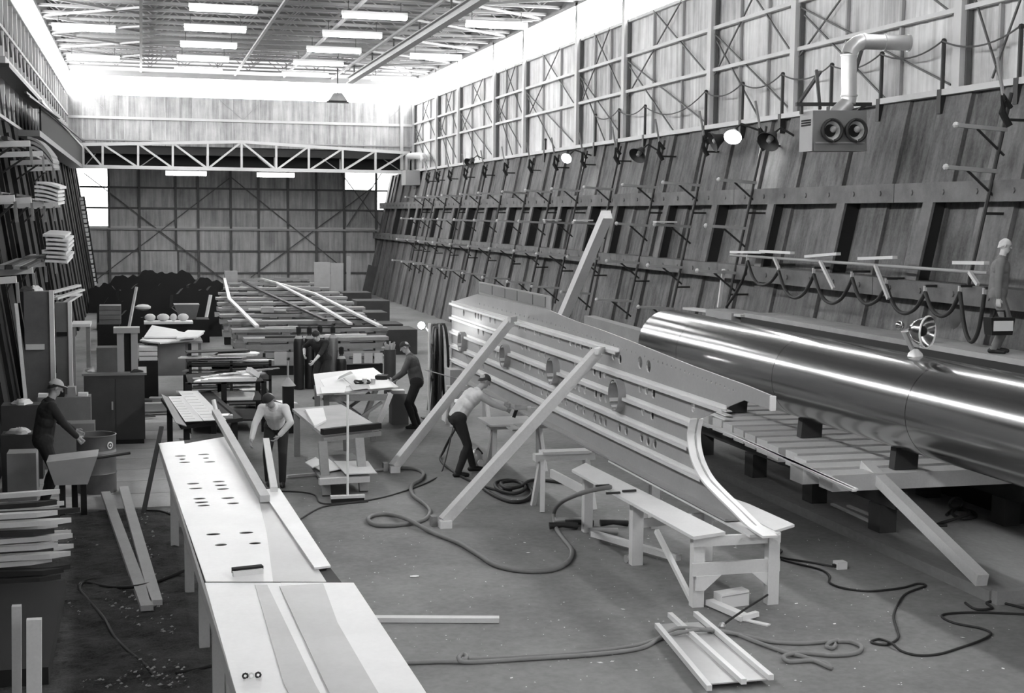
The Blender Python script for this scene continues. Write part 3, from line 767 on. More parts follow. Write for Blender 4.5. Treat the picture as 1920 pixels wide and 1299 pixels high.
MB().lathe([(.10, 0), (.09, .04), (.03, .10)], base-Vector((0, 0, .01)), (0, 0, 1), 16).build('foot', 'alu_l', lp, True)
MB().ball(c-ax*.34+Vector((-.02, 0, .02)), .06, 10).build('knob', 'tube_m', lp, True)
# ================================================================== THE RIBBED WING PANEL
XP = 6.4
wp = thing('wing_panel', 'long ribbed metal panel pierced with round holes, standing on trestles', 'panel', (XP, 21, .82))
def W(px, py): q = ox(px, py, XP); return (q.y, q.z)
top = [(1449, 742), (1400, 722), (1350, 704), (1300, 686), (1240, 662), (1180, 638), (1130, 619), (1080, 602), (1030, 581), (960, 566), (896, 551), (848, 566)]
out = [W(*p) for p in top]
yf = out[-1][0]
out += [(yf, .86)]
yn = W(1447, 1008)[0]
out += [(yn, .84)]
crv = [(1447, 1004), (1418, 985), (1385, 953), (1355, 924), (1330, 897), (1314, 868), (1306, 840), (1304, 812), (1309, 786)]
out += [W(*p) for p in crv[1:]]
out += [W(1396, 750), W(1449, 769)]
h2 = '''345 255;430 270;450 275;470 285;535 300;570 312;695 335;740 350;785 365;855 385;888 400;988 415;1030 440;1112 462;1150 475;1188 488;1258 495;1335 520;1418 560;1465 585;1610 610;1670 635
450 385;485 395;545 425;765 490;790 495;815 500;885 540;925 550;1145 610;1280 670;1320 695;1355 690
460 495;480 505;575 550;595 560;780 625;818 640;885 665;915 680;945 690;1145 770;1175 790;1213 805;1290 830;1325 855;1365 865;1610 790;1655 805;1705 830
370 570;485 640;775 755;830 780;905 815;940 830;1045 875;1078 890;1155 920;1205 950;1285 1000;1325 1020;1360 1035;1630 955;1695 985;1460 1075;1510 1095
640 860;710 880;775 910;815 930;940 1000;1015 1030;1060 1045;1140 1085;1175 1105;1212 1125;1290 1160;1325 1185;1365 1195;1620 1145;1665 1170;1715 1190
1445 1240;1490 1270;1530 1280'''
hol = []
cups = [(872, 640, .19), (953, 667, .20), (1044, 695, .21), (1165, 740, .215)]
cw = [(W(a, b), r) for a, b, r in cups]
def clear(y, z, r):
    return z-r > .885 and all(math.hypot(y-c[0], z-c[1]) > r+rr+.02 for c, rr in cw) and all(math.hypot(y-a, z-b) > r+q+.015 for a, b, q in hol)
for row in h2.split('\n'):
    for e in row.split(';'):
        a, b = map(float, e.split()); y, z = W(780+a/3.82, 520+b/3.82)
        r = .068 if a < 1590 or b > 660 else .085
        if clear(y, z, r): hol.append((y, z, r))
for a, b in ((1301, 763), (1207, 872), (1224, 878), (1314, 924), (1331, 930), (1346, 939)):
    y, z = W(a, b)
    if clear(y, z, .065): hol.append((y, z, .065))
# row of small rivet holes along the top band
for k in range(58):
    t_ = k/57; px = 900+t_*480; 
    yy = ox(px, 600, XP).y
    zz = 2.47-.02*t_ if px < 1030 else lerp(2.47, 2.27, (px-1030)/350)
    if clear(yy, zz, .018): hol.append((yy, zz, .018))
rings = []
for y, z, r in hol:
    n = 12 if r > .03 else 6
    rings.append([(y+r*math.cos(2*math.pi*k/n), z+r*math.sin(2*math.pi*k/n)) for k in range(n)])
for (y, z), r in cw:
    rings.append([(y+r*math.cos(2*math.pi*k/24), z+r*math.sin(2*math.pi*k/24)) for k in range(24)])
holed('skin', out, rings, .02, 'alu', wp, lambda u, v, w: (XP+w, u, v))
SZ = [2.33, 2.03, 1.73, 1.43, 1.13]
SE = [1162, 1366, 1306, 1301, 1328]
for z, pe in zip(SZ, SE):
    ye = ox(pe, 700, XP).y
    spans = [(yf-.02, ye)]
    for (cy_, cz_), r in cw:
        if abs(cz_-z) < r+.03:
            ns = []
            for a, b in spans:
                if b < cy_ < a: ns += [(a, cy_+r+.03), (cy_-r-.03, b)]
                else: ns.append((a, b))
            spans = ns
    for a, b in spans:
        mb = MB(); mb.box((XP-.075, b, z-.008), (XP-.01, a, z+.008)); mb.box((XP-.08, b, z-.035), (XP-.07, a, z+.008)); mb.box((XP-.02, b, z-.008), (XP-.01, a, z+.05))
        mb.build('stringer', 'alu_lit', wp)
mb = MB(); mb.box((XP-.14, yn+.9, .82), (XP+.10, yf, .845)); mb.build('bottom_flange', 'alu', wp)
cr = [Vector((XP, *W(*p))) for p in crv]
cs = spline(cr, 4)
mb = MB(); o = len(cs)
vs = []
for i, p in enumerate(cs):
    d = (cs[min(i+1, o-1)]-cs[max(i-1, 0)]).normalized(); nrm = Vector((0, -d.z, d.y))
    for dx, dn in ((-.10, 0), (.07, 0), (.07, .025), (-.10, .025)): vs.append(p+Vector((dx, 0, 0))-nrm*dn)
fs = []
for i in range(o-1):
    for k in range(4): fs.append((i*4+k, i*4+(k+1) % 4, (i+1)*4+(k+1) % 4, (i+1)*4+k))
fs += [(0, 1, 2, 3), ((o-1)*4+3, (o-1)*4+2, (o-1)*4+1, (o-1)*4)]
mb.add(vs, fs); mb.build('end_flange', 'alu_l', wp, True, 'bright curved edge flange')
a, b = W(1449, 742), W(1449, 770)
MB().box((XP-.03, a[0]-.02, b[1]), (XP+.03, a[0]+.01, a[1])).build('end_lip', 'alu_l', wp)
# splice strip with dark patches on the top edge
y0, y1 = W(1030, 575)[0], W(896, 552)[0]
MB().box((XP+.02, y0, 2.62), (XP+.035, y1, 2.90)).build('splice_strip', 'alu', wp)
yy = y1-.1; k = 0
while yy > y0+.4:
    l = (1.0, .9, .8, .95, .7)[k % 5]; 
    MB().box((XP+.004, max(y0, yy-l), 2.70), (XP+.022, yy, 2.87)).build('dark_patch', 'heater', wp); yy -= l+.06; k += 1
for (y, z), r in cw:
    g = thing('tmp', 'x', 'x') if False else None
    ringp = MB()
    n = 24
    mb = MB().lathe([(r-.004, -.12), (r+.012, -.12), (r+.012, .10), (r-.004, .10), (r-.004, -.12)], (XP, y, z), (1, 0, 0), 28)
    cup = mb.build('cup_ring', 'alu', wp, True)
    for q in range(9):
        a = math.pi*(.15+q*.19)
        mb = MB(); c = Vector((XP, y+math.cos(a)*(r-.02), z-math.sin(a)*(r-.02)))
        mb.bar(c+Vector((-.11, 0, 0)), c+Vector((.05, 0, 0)), .055, .012, (0, -math.cos(a), math.sin(a))); mb.build('finger_tab', 'alu_l', cup)
    MB().lathe([(0, .11), (r-.01, .11), (r-.01, .09)], (XP, y, z), (1, 0, 0), 24).build('back_disc', 'alu', cup)
# ---- props
def prop(name, a, b, w, label, m='wood'):
    t = thing(name, label, 'prop', b)
    MB().bar(a, b, w, w).build('timber', m, t)
    return t
for k, (tp, bt) in enumerate((((957, 601), (738, 882)), ((1120, 660), (832, 985)))):
    a = ox(*tp, XP-.22); b = oz(*bt, .02); 
    t = prop('raking_prop', a, b+Vector((0, 0, .06)), .138, ('farther raking timber prop against the wing panel', 'nearer raking timber prop against the wing panel')[k])
    MB().box((b.x-.16, b.y+.03, 0), (b.x-.08, b.y+.17, .14)).build('cleat', 'wood_g', t)
    MB().box((b.x-.07, b.y-.12, 0), (b.x+.09, b.y+.02, .10)).build('wedge', 'wood_w', t)
    MB().bar(a+Vector((-.05, -.1, .02)), a+Vector((.13, .12, .02)), .06, .09).build('head_block', 'wood', t)
a, b = ox(1138, 402, 7.05), ox(1058, 588, 7.05)
b2 = Vector((lerp(a.x, b.x, 2.5), lerp(a.y, b.y, 2.5), 0))
fa = (a.z-.0)/(a.z-b.z)
b2 = a+(b-a)*fa
one('tall_prop', MB().bar(a, b2, .155, .155), 'wood', 'tall speckled timber prop rising behind the wing panel', 'prop')
# ---- trestles and boards under the panel
tt = thing('panel_bench', 'long white plank bench with sawhorse legs carrying the panel\'s near end', 'bench', (6.2, 15.6, 0))
MB().prism([oz(*p, .80) for p in ((1072, 885), (1098, 872), (1360, 1003), (1300, 1012))], (0, 0, .035)).build('top_plank', 'wood_w', tt)
MB().prism([Vector((6.28, 18.2, .775)), Vector((6.62, 18.2, .775)), Vector((6.62, 13.5, .775)), Vector((6.28, 13.5, .775))], (0, 0, .03)).build('top_plank', 'wood_w', tt)
MB().prism([Vector((6.63, 17.0, .78)), Vector((6.95, 15.0, .78)), Vector((6.98, 13.85, .78)), Vector((6.63, 13.62, .78))], (0, 0, .03)).build('top_plank', 'wood_w', tt)
f0, f1 = oz(1307, 1138), oz(1430, 1122)
fr = MB()
MB().box((f0.x-.06, f0.y-.02, 0), (f0.x+.07, f0.y+.09, .77)).build('leg', 'wood_w', tt)
MB().box((f1.x-.06, f1.y-.25, 0), (f1.x+.07, f1.y-.14, .77)).build('leg', 'wood_w', tt)
MB().box((f0.x-.09, f0.y-.07, .36), (f1.x+.09, f0.y-.03, .50)).build('cross_rail', 'wood_w', tt)
MB().box((f0.x-.09, f0.y-.07, .68), (f1.x+.09, f0.y-.03, .79)).build('cross_rail', 'wood_w', tt)
for sx, x in ((1, f0.x+.0), (-1, f1.x+.0)):
    MB().prism([(x-.05*sx, f0.y-.08, .36), (x+.24*sx, f0.y-.08, .36), (x+.05*sx, f0.y-.08, .20), (x-.05*sx, f0.y-.08, .20)], (0, .03, 0)).build('gusset', 'wood_w', tt)
MB().bar((f0.x-.02, f0.y+.12, .05), (f0.x-.10, f0.y+1.0, .62), .05, .05).build('stay', 'wood_w', tt)
l2 = oz(1195, 1060); MB().box((l2.x-.07, l2.y, 0), (l2.x+.07, l2.y+.12, .78)).build('leg', 'wood_w', tt)
l3 = oz(1103, 998); MB().box((l3.x-.06, l3.y, .12), (l3.x+.06, l3.y+.12, .80)).build('leg', 'wood_w', tt)
MB().box((l3.x-.06, l3.y, 0), (l3.x+.06, l3.y+.12, .12)).build('leg_foot', 'wood_w', tt)
MB().bar((l2.x, l2.y+.06, .50), (6.75, l2.y+.06, .55), .06, .10).build('cross_rail', 'wood_w', tt)
MB().box((6.6, l2.y, 0), (6.72, l2.y+.12, .78)).build('leg', 'wood_w', tt)
MB().box((6.6, l3.y, 0), (6.72, l3.y+.12, .78)).build('leg', 'wood_w', tt)
a, b = oz(1112, 1000, .12), oz(1272, 1046, .10)
one('loose_rail', MB().bar(a-Vector((0, 0, .0)), b, .09, .07), 'wood', 'pale rail lying slantwise under the plank bench', 'rail')
def trestle(name, label, c, w, h, dy, m='wood_w', par=None):
    t = thing(name, label, 'sawhorse', (c.x, c.y, 0))
    MB().box((c.x-w/2, c.y-.08, h-.10), (c.x+w/2, c.y+.08, h)).build('beam', m, t)
    for sx in (-1, 1):
        for sy in (-1, 1):
            MB().bar((c.x+sx*(w/2-.12), c.y+sy*.05, h-.08), (c.x+sx*(w/2-.06), c.y+sy*dy, 0), .07, .05).build('leg', m, t)
    return t
c = oz(1030, 955, 0)
s1 = trestle('sawhorse', 'white sawhorse under the middle of the wing panel', Vector((5.85, 18.9, 0)), .9, .80, .24)
MB().bar((5.6, 18.7, .55), (5.75, 17.6, .5), .04, .12).build('side_rail', 'wood_w', s1)
MB().box((5.5, 18.78, .80), (6.2, 19.02, .84)).build('packing', 'wood_w', s1)
s2 = trestle('sawhorse', 'pale sawhorse behind the stooping worker', Vector((5.95, 21.9, 0)), 1.0, .80, .22, 'wood')
MB().box((5.4, 21.5, .80), (6.3, 22.4, .83)).build('top_board', 'wood', s2)
s3 = trestle('sawhorse', 'pale sawhorse under the far end of the wing panel', Vector((6.3, 26.9, 0)), .9, .80, .22, 'wood')
for i, (px, py, l) in enumerate(((980, 800, .4), (986, 797, .35), (976, 803, .4))):
    q = oz(px, py, .83+.012*i); one('shim_plate', MB().box((q.x-l/2, q.y-.12, q.z), (q.x+l/2, q.y+.12, q.z+.012)), 'stone', 'thin metal shim on the sawhorse beside the worker, %s in the pile' % ORD[i], 'plate', 'shims beside the worker')
# ================================================================== LEFT SIDE: RACKS AND STORED TIMBER
for i, (Y, zs) in enumerate(((24.0, (3.03, 4.35)), (27.6, (3.03, 4.35, 5.4)), (31.0, (3.03, 4.3, 5.35)), (34.5, (3.06, 4.3, 5.3)), (39.5, (3.1, 4.3, 5.3)))):
    t = thing('lumber_rack', 'dark steel lumber rack with pale arms on the left wall, %s from the front' % ORD[i], 'rack', (-2.4, Y, 0), 'lumber racks on the left wall')
    MB().bar((xl(.1)+.16, Y, 0), (xl(6)+.16, Y, 6.0), .09, .09).build('upright', 'black', t)
    for z in zs:
        xe = -1.98 if i < 4 else -2.1
        a_ = MB().bar((xl(z)+.12, Y, z), (xe, Y, z+.05), .10, .11).build('arm', 'wood_w', t)
        MB().bar((xe+.0, Y+.06, z+.0), (xe+.02, Y+.06, z-.34), .05, .05).build('drop_peg', 'wood_g', t)
        MB().bar((xe-.3, Y, z), (xl(z-.4)+.15, Y, z-.4), .04, .04).build('strut', 'steel_d', t)
def sheet_stack(n, px0, px1, pyb, Y, th, L, curve, label, name='curved_sheet', m='wood_w', zb=None):
    a, b = oy(px0, pyb, Y), oy(px1, pyb, Y)
    z = zb if zb else a.z
    for k in range(n):
        dx = random.uniform(-.05, .05); mb = MB(); q = 6
        vs = []
        for s_ in range(q+1):
            u = s_/q; x = lerp(a.x, b.x, u)+dx; zz = z-curve*u*u
            vs += [(x, Y, zz), (x, Y, zz+th*.6), (x, Y+L, zz+th*.6+.05), (x, Y+L, zz+.05)]
        fs = []
        for s_ in range(q):
            for e in range(4): fs.append((s_*4+e, s_*4+(e+1) % 4, s_*4+4+(e+1) % 4, s_*4+4+e))
        fs += [(0, 1, 2, 3), (q*4+3, q*4+2, q*4+1, q*4)]
        mb.add(vs, fs); one(name, mb, m, label % ('lowest' if k == 0 else 'topmost' if k == n-1 else ORD[k]+' from the bottom'), 'sheet', label % 'each')
        z += th
sheet_stack(7, 82, 124, 468, 30.8, .09, 2.6, .03, 'pale thick board in the lower rack stack, %s', zb=3.12)
sheet_stack(5, 68, 112, 384, 30.8, .085, 2.6, .10, 'pale bowed board in the middle rack stack, %s', zb=4.42)
sheet_stack(3, 52, 96, 292, 31.5, .10, 2.4, .40, 'grey drooping board in the top rack stack, %s', 'drooping_board', 'wood_g', zb=5.52)
k = 0
for z, Y0 in ((3.14, 26.5), (4.46, 27.0), (5.5, 27.3), (3.14, 30.2), (4.42, 34.5), (5.45, 34.5)):
    for j in range(4):
        x = xl(z)+.22+j*.13; L = random.uniform(3.0, 4.4); h = random.uniform(.04, .09)
        one('stored_plank', MB().box((x, Y0, z), (x+.11, Y0+L, z+h)), 'wood_g' if random.random() < .6 else 'wood_d',
            'plank stored on the %s left rack arms, %s from the wall' % (['near low', 'near middle', 'near top', 'far low', 'far middle', 'far top'][k], ORD[j]), 'plank', 'planks stored on the left racks')
    k += 1
mks = []
for side, (a, b) in (('left', ((153, 372), (178, 532))), ('right', ((747, 335), (702, 560)))):
    t = thing('depth_scale', 'column of white dash marks on the %s end of the dock wall' % side, 'marks', oy(*b, 72.0))
    for q in range(20):
        p = oy(lerp(a[0], b[0], q/19), lerp(a[1], b[1], q/19), 72.0)
        MB().box((p.x-.08, p.y-.02, p.z-.09), (p.x+.08, p.y+.02, p.z+.09 if q % 3 else p.z+.05)).build('dash', 'paper', t)
    MB().bar(oy(*a, 72.1)+Vector((0, .05, .1)), oy(b[0], b[1], 72.1)+Vector((0, .05, 0)), .3, .1, (0, 1, 0)).build('backing_plate', 'steel_d', t)
# plywood lockers
def panel_box(name, px0, py0, px1, z0, Y, dep, m, label, cat):
    a, b = oy(px0, py0, Y), oy(px1, py0, Y)
    t = thing(name, label, cat, ((a.x+b.x)/2, Y, z0))
    MB().box((a.x, Y, z0), (b.x, Y+dep, a.z)).build('carcass', m, t)
    return t, a, b
t, a, b = panel_box('plywood_locker', 44, 547, 92, 0, 27.2, .5, 'ply', 'tall plywood locker with white corner post at left', 'locker')
MB().box((b.x, 27.15, 0), (b.x+.08, 27.35, a.z+.02)).build('corner_post', 'wood_w', t); MB().box((a.x+.02, 27.14, 1.62), (b.x-.1, 27.2, 1.72)).build('shelf_edge', 'wood_w', t)
t, a, b = panel_box('plywood_locker', 103, 568, 127, 0, 28.2, .5, 'ply', 'shorter plywood locker with dark slot and white post', 'locker')
MB().box((b.x, 28.15, 0), (b.x+.07, 28.3, a.z+.02)).build('corner_post', 'wood_w', t); MB().box((a.x+.02, 28.17, 1.78), (b.x-.02, 28.2, 1.86)).build('slot', 'black', t)
for i, (a_, b_) in enumerate((((98, 548), (148, 535)), ((104, 560), (155, 543)), ((100, 556), (150, 552)), ((110, 576), (148, 552)))):
    one('lattice_slat', MB().bar(oy(*a_, 28.0+.12*i), oy(*b_, 28.6+.12*i), .12, .04), 'wood_w', 'pale loose slat lying on the plywood lockers, %s in the heap' % ORD[i], 'slat', 'slats on the lockers')
one('thin_batten', MB().bar(oy(30, 570, 25.2), oy(56, 830, 23.8), .06, .05), 'wood', 'narrow pale batten leaning at the far left edge', 'batten')
# benches and sheets beyond the cabinet
t = thing('side_bench', 'low pale bench beside the plywood lockers', 'bench', oz(155, 660, 0))
q0, q1 = oy(134, 607, 29.5), oy(165, 612, 29.5)
MB().box((q0.x, 29.4, q0.z-.06), (q1.x+.05, 30.3, q0.z)).build('top', 'wood_w', t)
for x in (q0.x+.03, q1.x): MB().box((x-.04, 29.45, 0), (x+.04, 29.55, q0.z-.06)).build('leg', 'wood_g', t)
# machine cabinet
CB = [oz(160, 835), oz(276, 835)]
t = thing('machine_cabinet', 'large dark painted steel cabinet behind the oil drum', 'cabinet', (-.5, 26.2, 0))
MB().box((-1.03, 25.75, .10), (.02, 26.7, 1.27)).build('body', 'cab', t)
MB().box((-1.06, 25.72, 1.27), (.06, 26.75, 1.31)).build('top', 'heater', t)
MB().box((-1.0, 25.74, .0), (.0, 26.7, .10)).build('plinth', 'black', t)
MB().box((-.98, 25.735, .16), (-.50, 25.75, 1.2)).build('door', 'cab', t); MB().box((-.48, 25.735, .16), (-.03, 25.75, 1.2)).build('door', 'cab', t)
MB().box((-.56, 25.71, .65), (-.53, 25.735, .80)).build('handle', 'girt', t)
t = thing('channel_frame', 'grey press frame of upright steel channels standing on the cabinet', 'frame', (-.3, 26.2, 1.31))
fz = oy(240, 624, 26.0).z
for px in (226, 252):
    x = oy(px, 650, 26.0).x
    mb = MB(); mb.box((x-.06, 25.95, 1.31), (x+.06, 26.0, fz)); mb.box((x-.06, 26.0, 1.31), (x-.03, 26.2, fz)); mb.box((x+.03, 26.0, 1.31), (x+.06, 26.2, fz)); mb.build('upright', 'girt', t)
x0, x1 = oy(213, 630, 26.0).x, oy(262, 630, 26.0).x
MB().box((x0, 25.92, fz), (x1, 26.25, fz+.10)).build('cap_beam', 'girt', t)
MB().box((x0+.18, 26.02, 1.31), (x1-.05, 26.1, fz)).build('guard_plate', 'black', t)
MB().box((x0-.3, 25.94, 1.31), (x1-.4, 26.4, 1.75)).build('motor_housing', 'mid_cloth', t)
# bench with white sheets and hanging card
t = thing('sheet_bench', 'bench with cloth-covered front piled with white sheets', 'bench', (.9, 33.5, 0))
zb = oy(320, 640, 33.0).z
XA, XB = oy(296, 650, 33).x, oy(347, 650, 33).x
MB().box((XA-.35, 33.0, zb-.05), (oy(380, 640, 33).x, 34.2, zb)).build('top', 'stone', t)
for x in (XA-.3, XB, oy(376, 640, 33).x-.05): MB().box((x, 33.1, 0), (x+.07, 33.2, zb-.05)).build('leg', 'wood_g', t)
MB().box((XA, 32.93, .42), (XB, 32.99, zb-.05)).build('hanging_cover', 'card', t)
for i, poly in enumerate((((262, 640), (300, 618), (345, 625), (382, 626), (360, 640), (300, 645)), ((270, 634), (285, 612), (330, 620), (350, 634)), ((330, 636), (352, 621), (384, 622), (370, 634)))):
    one('sheet_pile', MB().prism([oz(px, py, zb+.015+.05*i) for px, py in poly], (0, 0, .035)), 'paper', 'crumpled white sheet on the covered bench, %s from the bottom' % ORD[i], 'sheet', 'white sheets on the covered bench')
for i in range(3):
    q = oy(260+1, 668-i*9, 32.4); one('white_tray', MB().box((q.x, 32.3, q.z-.09), (q.x+.40, 32.8, q.z)), 'wood_w', 'white tray between press frame and covered bench, %s' % ('lowest', 'middle', 'topmost')[i], 'tray', 'trays beside the covered bench')
one('tray_stand', MB().box((oy(258, 670, 32.4).x, 32.25, 0), (oy(296, 670, 32.4).x, 32.85, oy(262, 677, 32.4).z)), 'black', 'black stand holding the three white trays', 'stand')
# sand bags on a plank
q = oy(270, 606, 41)
t = thing('bag_stand', 'dark trestle stand with white plank under the sandbags', 'stand', (q.x+.7, 41.3, 0))
x1 = oy(362, 606, 41).x
MB().box((q.x, 41, q.z-.03), (x1, 41.7, q.z+.03)).build('plank', 'wood_w', t); MB().box((q.x+.05, 41.1, 0), (x1-.05, 41.6, q.z-.03)).build('base', 'black', t)
for i, (u0, u1) in enumerate(((271, 292), (294, 318), (319, 332), (333, 354))):
    a, b = oy(u0, 600, 41.3).x, oy(u1, 600, 41.3).x
    one('sandbag', MB().ball(((a+b)/2, 41.35, q.z+.14), .5*(b-a), 14, (1, .9, .22/(b-a)*1.0)), 'white_cloth', 'plump white sandbag on the plank, %s from the left' % ORD[i], 'sandbag', 'sandbags on the plank', True)
# trough and dark heap at the far left
q0, q1 = oy(326, 571, 46), oy(374, 571, 46)
one('wooden_trough', MB().hexa([(q0.x+.18, 46, .75), (q1.x-.12, 46, .75), (q1.x-.12, 46.6, .75), (q0.x+.18, 46.6, .75), (q0.x, 45.9, q0.z), (q1.x, 45.9, q0.z), (q1.x, 46.7, q0.z), (q0.x, 46.7, q0.z)]), 'ply', 'tapered wooden trough in the dark heap before the end wall', 'trough')
one('trough_stand', MB().box((q0.x-.3, 45.8, 0), (q1.x+.3, 46.9, .75)), 'black', 'black support under the tapered wooden trough', 'stand')
random.seed(21)
heap = [(196, 60, 1.3, 1.25), (214, 51, 1.2, 1.2), (238, 63, 1.7, 1.5), (262, 57, 1.7, 1.35), (285, 69, 1.8, 1.45), (310, 60, 1.7, 1.3), (335, 66, 1.8, 1.55), (362, 57.5, 1.7, 1.2), (387, 63, 1.6, 1.35), (402, 60, 1.2, 1.1), (300, 49, 1.7, 1.0), (348, 51, 1.7, .95), (240, 46, 1.2, 1.05), (385, 48, 1.1, .85)]
for i, (px, Y, w, h) in enumerate(heap):
    x = oy(px, 560, Y).x; mb = MB()
    vs = []
    n = 10
    ph = random.uniform(0, 6); n = 16
    pts = [(x-w/2, Y, 0)]+[(x-w/2+w*(k+.5)/n, Y, h*(.72+.24*math.sin(math.pi*(k+.5)/n)+.05*math.sin(ph+k*.8)+.03*math.sin(2*ph+k*1.7))) for k in range(n)]+[(x+w/2, Y, 0)]
    mb.prism(pts, (random.uniform(-.1, .1), random.uniform(1.0, 1.3), -.1))
    one('tarped_heap', mb, 'black', 'black tarp-covered heap before the end wall, %s' % ['far left by the wall', 'with sloping left end', 'tall, left of the door', 'in front of the door', 'low, just right of the door', 'under the wall brace foot', 'tallest of the row', 'short one past the trough', 'beside the timber bed', 'narrow, touching the timber bed', 'low nearer heap behind the sandbags', 'low nearer heap by the trough', 'nearer heap behind the crates', 'small one left of the timber bed'][i], 'heap', 'tarped heaps before the end wall')
for i in range(4):
    q = oy(184+2, 600-9*i, 43); one('slatted_crate', MB().box((q.x, 43, q.z-.13), (q.x+.62, 43.6, q.z)), 'ply', 'slatted plywood crate near the left wall end, %s from the bottom' % ORD[i], 'crate', 'crates by the left wall end')
one('crate_base', MB().box((oy(182, 600, 43).x, 42.95, 0), (oy(224, 600, 43).x, 43.7, oy(186, 600, 43).z-.13)), 'black', 'black block under the stack of slatted crates', 'block')
one('upright_stick', MB().bar(oy(256, 538, 45.8), oy(236, 645, 45.2), .07, .07), 'wood', 'pale stick standing askew among the dark heaps', 'stick')
one('short_stick', MB().bar(oy(395, 553, 47.9), oy(380, 630, 47.6), .10, .06), 'wood_w', 'short white stick standing left of the timber bed', 'stick')
q = oy(268, 566, 46.2); one('pale_bundle', MB().ball((q.x, 46.4, 1.12), .26, 10, (1, .8, .4)), 'white_cloth', 'small pale bundle on the dark heap left of the trough', 'bundle', None, True)
# ---- heaps of metal offcuts on a dark rack
rk = thing('offcut_rack', 'black steel rack loaded with metal offcuts left of the gas bottles', 'rack', (1.9, 31.5, 0))
for z in (.18, .52, .86): MB().box((.95, 31.0, z-.04), (2.75, 32.6, z)).build('shelf', 'black', rk)
for x in (.97, 1.85, 2.7):
    for yy in (31.0, 32.55): MB().box((x, yy, 0), (x+.06, yy+.06, .95)).build('post', 'black', rk)
random.seed(5)
n_ = 0
for z0, cnt in ((.18, 6), (.52, 7), (.86, 9)):
    for k in range(cnt):
        x = random.uniform(1.2, 2.1); yy = random.uniform(31.15, 31.6); L = random.uniform(.8, 1.5); w = random.uniform(.2, .5); a = random.uniform(-.25, .25); z = z0+.004+k*.03
        c, s_ = math.cos(a), math.sin(a)
        poly = [(-L/2, -w/2), (L/2*.8, -w/2), (L/2, -w*.1), (L/2*.85, w/2), (-L/2*.9, w/2)]
        one('metal_offcut', MB().prism([(x+.15+u*c-v*s_, yy+.25+u*s_+v*c, z) for u, v in poly], (0, 0, .024)), random.choice(('paper', 'sheet_w', 'stone', 'wood_d', 'sheet_g')),
            'irregular metal offcut on the %s shelf of the black rack, %s from the bottom' % ({.18: 'lowest', .52: 'middle', .86: 'top'}[z0], ORD[k]), 'offcut', 'offcuts on the black rack')
# ---- oil drum
D = oz(181, 930)
D = Vector((D.x, D.y+.29, 0))
t = thing('oil_drum', 'dented dark oil drum with a round white badge near its rim', 'drum', D)
prof = [(.285, 0), (.295, .015), (.285, .03), (.285, .29), (.297, .31), (.285, .33), (.285, .58), (.297, .60), (.285, .62), (.285, .86), (.297, .88), (.285, .89), (.275, .885), (.27, .6), (.0, .55)]
MB().lathe([(0, 0)]+prof, D, (0, 0, 1), 32).build('shell', 'drum', t, True)
MB().lathe([(.287, .62), (.287, .66)], D, (0, 0, 1), 32).build('pale_band', 'girt', t, True)
bd = Vector((.20, -.205, .74)); ax = Vector((.7, -.7, 0))
MB().lathe([(0, .008), (.055, .008), (.055, 0)], D+bd, ax, 18).build('badge', 'paper', t); MB().lathe([(0, .010), (.035, .010), (.035, .002)], D+bd, ax, 14).build('badge_ring', 'black', t); MB().lathe([(0, .012), (.018, .012), (.018, .002)], D+bd, ax, 12).build('badge_dot', 'paper', t)
# tray cart beside the drum
q = oz(140, 905, .45)
t = thing('tray_cart', 'pale sheet-metal tray on a dark stand in front of the drum', 'tray', (q.x, q.y, 0))
MB().hexa([(q.x-.25, q.y-.2, .46), (q.x+.18, q.y-.2, .46), (q.x+.18, q.y+.25, .46), (q.x-.25, q.y+.25, .46), (q.x-.35, q.y-.28, .80), (q.x+.32, q.y-.28, .86), (q.x+.32, q.y+.3, .86), (q.x-.35, q.y+.3, .80)]).build('tray', 'stone', t)
MB().box((q.x-.2, q.y-.12, 0), (q.x-.12, q.y-.04, .46)).build('leg', 'black', t); MB().box((q.x+.08, q.y-.12, 0), (q.x+.16, q.y-.04, .46)).build('leg', 'black', t); MB().box((q.x-.05, q.y+.15, 0), (q.x+.03, q.y+.23, .46)).build('leg', 'black', t)
MB().tube([(q.x+.30, q.y-.2, .82), (q.x+.75, q.y-.1, .86)], .02, 6).build('handle', 'iron', t)
# steps of stacked boxes behind the dark worker
for i, (px, py, w, h, Y, m) in enumerate(((40, 760, .6, .35, 22.6, 'wood_d'), (120, 745, .85, .5, 24.2, 'ply'), (120, 795, .95, .45, 23.4, 'ply'), (35, 815, .5, .4, 21.6, 'wood_d'), (40, 850, .4, .3, 20.9, 'card'))):
    q = oy(px, py, Y); one('timber_box', MB().box((q.x-w/2, Y, 0), (q.x+w/2, Y+.4, q.z)), m, 'rough timber box around the dark-clad worker, %s' % ('behind him at the frame edge', 'between him and the cabinet, taller', 'between him and the drum, lower', 'low dark one at his left', 'small one before his left knee')[i], 'box')
